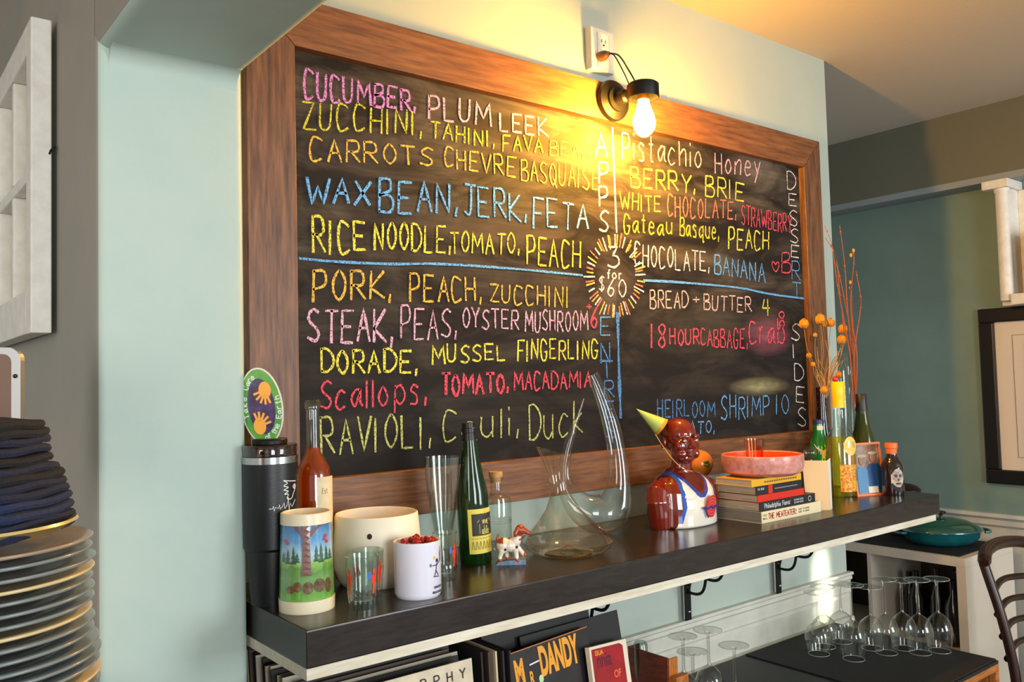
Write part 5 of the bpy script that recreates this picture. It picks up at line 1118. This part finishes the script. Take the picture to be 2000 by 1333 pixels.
tag(MB().box((cx0+.02, cy0+.03, cz1), (cx1-.05, cy1-.15, cz1+.003), .001).build('tray_mat', mat('mat_black', (12, 12, 14), .7)), 'black mat on top of the cabinet', 'mat')
A = at(1846, 1070, 'z', cz1+.003); P = Vector((2.93, .105, cz1+.003))
cs = thing('casserole_dish', 'oval teal cast iron casserole with lid on the cabinet', 'casserole', P)
M_teal = mat('teal_enamel', (22, 100, 108), .2, coat=1, rgb2=(18, 84, 88), noise=.1); M_teal2 = mat('teal_lid', (28, 78, 66), .2, coat=1)
S1 = .76
def ov(prof, m, name, cap=True):
    mb = MB(); mb.lathe((0, 0, 0), prof, 56, cap, 1, S1); a = math.radians(-42); R3 = Matrix.Rotation(a, 3, 'Z'); mb.v = [P+R3@p for p in mb.v]; return mb.build(name, m, cs, True)
ov([(.10, 0), (.125, .006), (.150, .03), (.158, .055), (.162, .058)], M_teal, 'pot_body')
ov([(.164, .0585), (.163, .064), (.145, .078), (.10, .098), (.05, .108), (.001, .110)], M_teal2, 'lid', False)
MB().lathe(P+Vector((0, 0, .1085)), [(.008, 0), (.008, .012), (.020, .018), (.022, .024), (.016, .028), (.001, .029)], 24).build('lid_knob', mat('knob_black', (26, 28, 28), .2, coat=1), cs, True)
for sgn in (-1, 1):
    a = math.radians(-42); d = Vector((math.cos(a), math.sin(a), 0)); q = Vector((-d.y, d.x, 0)); c_ = P+d*sgn*.160+Vector((0, 0, .052))
    MB().tube(smooth_pts([c_+q*.04, c_+q*.036+d*sgn*.022, c_+d*sgn*.036, c_-q*.036+d*sgn*.022, c_-q*.04], 6), .006, 10).build('handle', M_teal, cs, True)
# bentwood chair at the right edge
def chair(name_lab, loc, rot, grp):
    t = thing('dining_chair', name_lab, 'chair', (0, 0, 0), grp); W_ = .20
    def pt(x, y, z): return Vector((x, y, z))
    for sx_ in (-1, 1):
        MB().tube(smooth_pts([pt(sx_*.17, .20, 0), pt(sx_*.18, .19, .25), pt(sx_*.185, .18, .45), pt(sx_*.19, .21, .65), pt(sx_*.195, .26, .84)], 6), .016, 12).build('back_post', M_brown, t, True)
        MB().tube([pt(sx_*.18, -.19, 0), pt(sx_*.17, -.17, .43)], [.012, .017], 12).build('front_leg', M_brown, t, True)
    MB().tube(smooth_pts([pt(-.225, .245, .845), pt(-.12, .28, .865), pt(0, .292, .872), pt(.12, .28, .865), pt(.225, .245, .845)], 6), [.014]+[.021]*23+[.014], 14).build('top_rail', M_brown, t, True)
    for z in (.53, .60, .67, .74):
        MB().tube(smooth_pts([pt(-.188, .19+(z-.45)*.17, z), pt(0, .225+(z-.45)*.17, z+.012), pt(.188, .19+(z-.45)*.17, z)], 6), .011, 10).build('slat', M_brown, t, True)
    MB().lathe(pt(0, 0, .43), [(.19, 0), (.205, .008), (.205, .022), (.19, .03)], 40).build('seat', mat('seat_wood', (110, 62, 32), .35), t, True)
    for z in (.2,):
        for sx_ in (-1, 1): MB().tube([pt(sx_*.172, .195, z), pt(sx_*.175, -.18, z)], .008, 8).build('stretcher', M_brown, t, True)
    t.location = loc; t.rotation_euler = (0, 0, rot); return t
chair('dark brown ladder-back chair at the right edge beside the cabinet', (2.495, -.588, ZF), 0, 'dark wooden dining chairs')
q = at(1766, 944, 'x', 3.03); P = Vector((3.03, q.y, cz1+.0031)); hh = q.z-P.z
t = thing('wooden_canister', 'dark brown domed canister on the cabinet behind the shelf end', 'canister', P)
MB().lathe(P, [(.060, 0), (.066, .004), (.066, hh-.04), (.064, hh-.035)], 36).build('canister_body', M_brown, t, True)
MB().lathe(P, [(.068, hh-.0345), (.068, hh-.028), (.055, hh-.014), (.030, hh-.004), (.001, hh)], 36, 'bottom').build('lid', M_brown, t, True)
# framed picture on the far wall
a = at(1908, 605, 'x', XF-.03); b_ = at(1935, 945, 'x', XF-.03); py1 = a.y; pz1 = a.z; pz0 = b_.z; py0 = py1-.62
t = thing('framed_picture', 'black framed print with a cream mat on the teal far wall', 'picture', (XF-.001, py1, pz0))
X0 = XF-.03; fw_ = .062; M_fb = mat('frame_black', (24, 22, 22), .3)
for lo, hi in (((X0, py0, pz1-fw_), (XF-.001, py1, pz1)), ((X0, py0, pz0), (XF-.001, py1, pz0+fw_)), ((X0, py1-fw_, pz0+fw_), (XF-.001, py1, pz1-fw_)), ((X0, py0, pz0+fw_), (XF-.001, py0+fw_, pz1-fw_))): MB().box(lo, hi, .006).build('frame_bar', M_fb, t)
MB().box((XF-.012, py0+fw_, pz0+fw_), (XF-.001, py1-fw_, pz1-fw_)).build('mat_board', mat('mat_cream', (216, 202, 184), .7), t)
iy = py1-fw_-.115; iz1 = pz1-fw_-.095; iz0 = pz0+fw_+.085
mb = MB()
ly = py1-fw_-.068
for lo, hi in (((XF-.0128, py0+fw_+.06, iz1+.035), (XF-.0122, ly, iz1+.037)), ((XF-.0128, py0+fw_+.06, iz0-.03), (XF-.0122, ly, iz0-.028)), ((XF-.0128, ly-.002, iz0-.028), (XF-.0122, ly, iz1+.035))): mb.box(lo, hi)
mb.build('mat_line', mat('line_brown', (110, 92, 76), .6), t)
MB().box((XF-.0135, py0+fw_+.11, iz0), (XF-.0122, iy, iz1)).build('print', mat('print_ink', (196, 182, 160), .6, noise=1, scale=9, rgb2=(18, 16, 18)), t)
# column-edged wall shelf at the top right
a = at(1925, 381, 'x', XF-.10); zt1 = .992
wy1 = at(1945, 500, 'x', XF-.12).y; 
t = thing('display_cabinet', 'white wall cabinet with half-round column above the picture', 'cabinet', (XF-.06, wy1, .47))
zlo = at(1955, 598, 'x', XF-.12).z
MB().lathe((XF-.115, wy1-.035, zlo+.02), [(.026, 0), (.026, zt1-zlo-.075), (.030, zt1-zlo-.07), (.030, zt1-zlo-.055)], 30).build('column', M_whiteold, t, True)
MB().box((XF-.155, wy1-.075, zt1-.037), (XF-.001, wy1+.03, zt1-.0005), .004).build('capital', M_whiteold, t)
MB().box((XF-.11, wy1-.06, zlo), (XF-.001, wy1-.012, zt1-.0375), .002).build('side_panel', M_whiteold, t)
MB().box((XF-.15, wy1-.8, zlo-.0), (XF-.001, wy1-.0605, zlo+.045), .004).build('bottom_panel', M_whiteold, t)
MB().box((XF-.02, wy1-.8, zlo+.0455), (XF-.001, wy1-.0605, zt1-.038)).build('back_panel', M_whiteold, t)
for k in range(5):
    y1_ = wy1-.125-k*.034; o = MB().box((XF-.13, y1_-.030, zlo+.0457), (XF-.03, y1_, zlo+.30-.012*(k % 3)), .002).build('hardback_book', mat('spine_%s' % ['brown', 'maroon', 'navy', 'cream', 'black'][k], [(120, 76, 66), (70, 30, 34), (36, 40, 70), (190, 170, 140), (24, 22, 24)][k], .5))
    tag(o, ['brown-pink book nearest the white column in the wall cabinet', 'maroon book second from the column', 'navy book third from the column', 'cream book fourth from the column', 'black book fifth from the column'][k], 'book', 'books in the wall cabinet')

# ------------------------------------------------------------------ left side: old window sash, tray, napkins, plates
ys = .18; xb = XC0-.008
zt_ = at(66, 32, 'y', ys).z; zb_ = at(97, 651, 'y', ys).z; th = .036; x1 = XC0-.010; x0_ = x1-th
t = thing('window_sash', 'old white painted wooden window sash hung on the left wall', 'window frame', (x1, ys, zb_))
yl = .86
def sb(name, lo, hi, m=M_whiteold, bv=.003): return MB().box(lo, hi, bv).build(name, m, t)
sb('stile', (x0_, ys, zb_), (x1, ys+.05, zt_)); sb('stile', (x0_, yl-.05, zb_), (x1, yl, zt_))
sb('top_rail', (x0_, ys+.0502, zt_-.06), (x1, yl-.0502, zt_-.001)); sb('bottom_rail', (x0_, ys+.0502, zb_+.001), (x1, yl-.0502, zb_+.085))
zm = at(57, 340, 'y', ys+.05).z
sb('muntin', (x0_+.004, ys+.0502, zm-.012), (x1-.006, yl-.0502, zm+.012))
for k in (1, 2): yy = ys+.05+(yl-ys-.1)*k/3; sb('muntin', (x0_+.004, yy-.010, zb_+.0855), (x1-.006, yy+.010, zm-.0122)); sb('muntin', (x0_+.004, yy-.010, zm+.0122), (x1-.006, yy+.010, zt_-.0605))
for k in range(8): yy = ys+.052+k*(yl-ys-.106)/8; sb('backing_board', (x1-.005, yy, zb_+.086), (x1+.004, yy+(yl-ys-.106)/8-.002, zt_-.061), M_whiteold, .001)
MB().tube([(x1-.004, ys+.001, zb_+.345), (x1-.003, ys-.007, zb_+.350), (x1+.003, ys-.007, zb_+.358), (x1+.006, ys+.001, zb_+.360)], .002, 8).build('hook', M_iron, t, True)
# counter with plates
PZ = 0.2
rc_ = .128
cen = at(-60, 1040, 'y', -1.629+.93); 
d = RT*((-62-1000)/F)-UP*((1040-666.5)/F)+FW; cen = CAM+d*.93
s_ = F/.93; pr_ = 226/s_
ORD = 'first second third fourth fifth sixth seventh eighth ninth tenth eleventh twelfth thirteenth fourteenth fifteenth sixteenth seventeenth eighteenth nineteenth twentieth twenty-first twenty-second twenty-third twenty-fourth'.split(); npl = 24; pitch = 20.6/s_; zplate0 = cen.z-pitch*(npl)-.014
ctp = thing('plate_counter', 'wooden counter under the plate stack', 'counter', (cen.x, cen.y, ZF))
MB().box((cen.x-.5, cen.y-.16, zplate0-.04), (cen.x+.145, cen.y+.3, zplate0-.0005), .002).build('counter_top', M_woodh, ctp)
MB().box((cen.x-.48, cen.y-.14, ZF), (cen.x+.13, cen.y+.28, zplate0-.0405), .002).build('counter_body', M_brown, ctp)
mpl = [mat('plate_grey_blue', (120, 128, 128), .25, coat=.3), mat('plate_cream', (206, 184, 136), .3, coat=.3), mat('plate_taupe', (150, 132, 114), .3, coat=.3)]
def plate_mesh(m):
    mb = MB().lathe((0, 0, 0), [(.001, 0), (pr_*.6, 0), (pr_*.68, .003), (pr_*.98, .010), (pr_, .0125), (pr_*.985, .0140), (pr_*.70, .0065), (pr_*.6, .0042), (.001, .0042)], 72, False)
    me = bpy.data.meshes.new('plate'); me.from_pydata([tuple(v) for v in mb.v], [], mb.f); me.polygons.foreach_set('use_smooth', [True]*len(me.polygons)); me.materials.append(m); return me
PM = [plate_mesh(m) for m in mpl]
seq = [0, 2, 0, 1, 0, 1, 2, 0, 0, 0, 1, 0, 0, 0, 0, 0, 1, 0, 0, 0, 1, 0, 0, 2]
for i in range(npl):
    o = bpy.data.objects.new('dinner_plate', PM[seq[i]]); C.objects.link(o)
    o.location = (cen.x+random.uniform(-.002, .002)+(.003 if i < 14 else -.003)*1, cen.y+random.uniform(-.002, .002), zplate0+pitch*i)
    cn = ['grey-blue', 'cream', 'taupe'][seq[i]]
    tag(o, cn+' rimmed dinner plate, '+ORD[npl-1-i]+' below the shallow bowl in the tall stack', 'plate', cn+' dinner plates in the stack')
bz = zplate0+pitch*npl-.002
o = MB().lathe((cen.x-.012, cen.y, bz), [(.05, 0), (.055, .003), (pr_*.80, .012), (pr_*.93, .023), (pr_*.945, .023), (pr_*.93, .026), (pr_*.75, .015), (.05, .006), (.001, .006)], 64).build('shallow_bowl', mat('bowl_olive', (184, 168, 112), .3, coat=.3), None, True)
tag(o, 'olive-cream shallow bowl on top of the plate stack', 'bowl')
# folded napkins
mn = [mat('napkin_navy', (26, 36, 62), .9, noise=.3, scale=260, bump=.6), mat('napkin_black', (24, 26, 34), .9, noise=.3, scale=260, bump=.6), mat('napkin_blue', (32, 48, 84), .9, noise=.3, scale=260, bump=.6)]
nz_ = bz+.016
def napkin(z, cx_, cy_, wx, wy, h, m, rot, i):
    mb = MB(); NX = 14; NY = 10; v = []; f = []
    ph = random.uniform(0, 6)
    for lay in range(2):
        for a in range(NX+1):
            for b in range(NY+1):
                u = math.sin(math.pi/2*(a/NX*2-1)); w_ = math.sin(math.pi/2*(b/NY*2-1)); ed = max(abs(u), abs(w_)); rn = h/2*math.sqrt(max(0, 1-max(0, (ed-.94)/.06)**2))
                sag = -.003*(u*u)+.0012*math.sin(5*u+ph)+.0012*math.sin(4*w_+ph*2)
                u2 = u*math.sqrt(1-.16*w_*w_*abs(w_)); w2 = w_*math.sqrt(1-.16*u*u*abs(u)); v.append(Vector((u2*wx/2, w2*wy/2, h/2+sag+(rn if lay else -rn))))
    n2 = (NX+1)*(NY+1)
    for a in range(NX):
        for b in range(NY):
            k = a*(NY+1)+b; f.append((k, k+1, k+NY+2, k+NY+1)); f.append((n2+k, n2+k+NY+1, n2+k+NY+2, n2+k+1))
    R3 = Matrix.Rotation(rot, 3, 'Z'); mb.add([Vector((cx_, cy_, z))+R3@p for p in v], f)
    o = mb.build('folded_napkin', m, None, True); tag(o, ['navy', 'black', 'blue'][mn.index(m)]+' folded cloth napkin, '+ORD[i]+' from the bottom of the pile', 'napkin', ['navy', 'black', 'blue'][mn.index(m)]+' napkins piled on the bowl'); return o
nn_ = 13; hN = .122/nn_
for i in range(nn_):
    k = i/(nn_-1); rx = pr_*(1.56-.46*k)
    napkin(nz_+i*hN, cen.x-.006+random.uniform(-.003, .003), cen.y+random.uniform(-.003, .003), rx, rx*.8, hN*1.06, mn[[0, 0, 2, 2, 0, 0, 1, 0, 1, 0, 0, 1, 1][i]], -YAW+random.uniform(-.05, .05), i)
# metal edged tray standing behind
d = RT*((-10-1000)/F)-UP*((780-666.5)/F)+FW; tc_ = CAM+d*1.14; s_ = F/1.14
t = thing('metal_edged_tray', 'brown tray with a rounded aluminium rim behind the napkins', 'tray', tc_-Vector((0, 0, .14)))
def tq(x, y): return tc_+RT*((x+10)/s_)+Vector((0, 0, 1))*((780-y)/s_)
def rrect(x0, x1, y0, y1, r):
    pts = []
    for cx_, cy_, a0 in ((x1-r, y0+r, -90), (x1-r, y1-r, 0), (x0+r, y1-r, 90), (x0+r, y0+r, 180)):
        for k in range(7): a = math.radians(a0+15*k); pts.append((cx_+r*math.cos(a), cy_+r*math.sin(a)))
    return pts
po = [tq(*p) for p in rrect(-160, 40, 679, 960, 26)]; pi = [tq(*p) for p in rrect(-144, 22, 692, 944, 16)]
MB().prism(pi, FW*.006).build('tray_face', mat('tray_brown', (112, 84, 70), .5), t)
n = len(po); mb = MB(); mb.add(po+pi+[p+FW*.010 for p in po]+[p+FW*.010 for p in pi], [(k, (k+1) % n, n+(k+1) % n, n+k) for k in range(n)]+[(2*n+k, 3*n+k, 3*n+(k+1) % n, 2*n+(k+1) % n) for k in range(n)]+[(k, 2*n+k, 2*n+(k+1) % n, (k+1) % n) for k in range(n)]+[(n+k, n+(k+1) % n, 3*n+(k+1) % n, 3*n+k) for k in range(n)])
mb.build('aluminium_rim', mat('aluminium', (150, 154, 156), .45, metal=1), t)
MB().ball(tq(30, 735)-FW*.001, .0028, 12).build('rivet', mat('rivet_dark', (70, 70, 72), .3, metal=1), t, True)
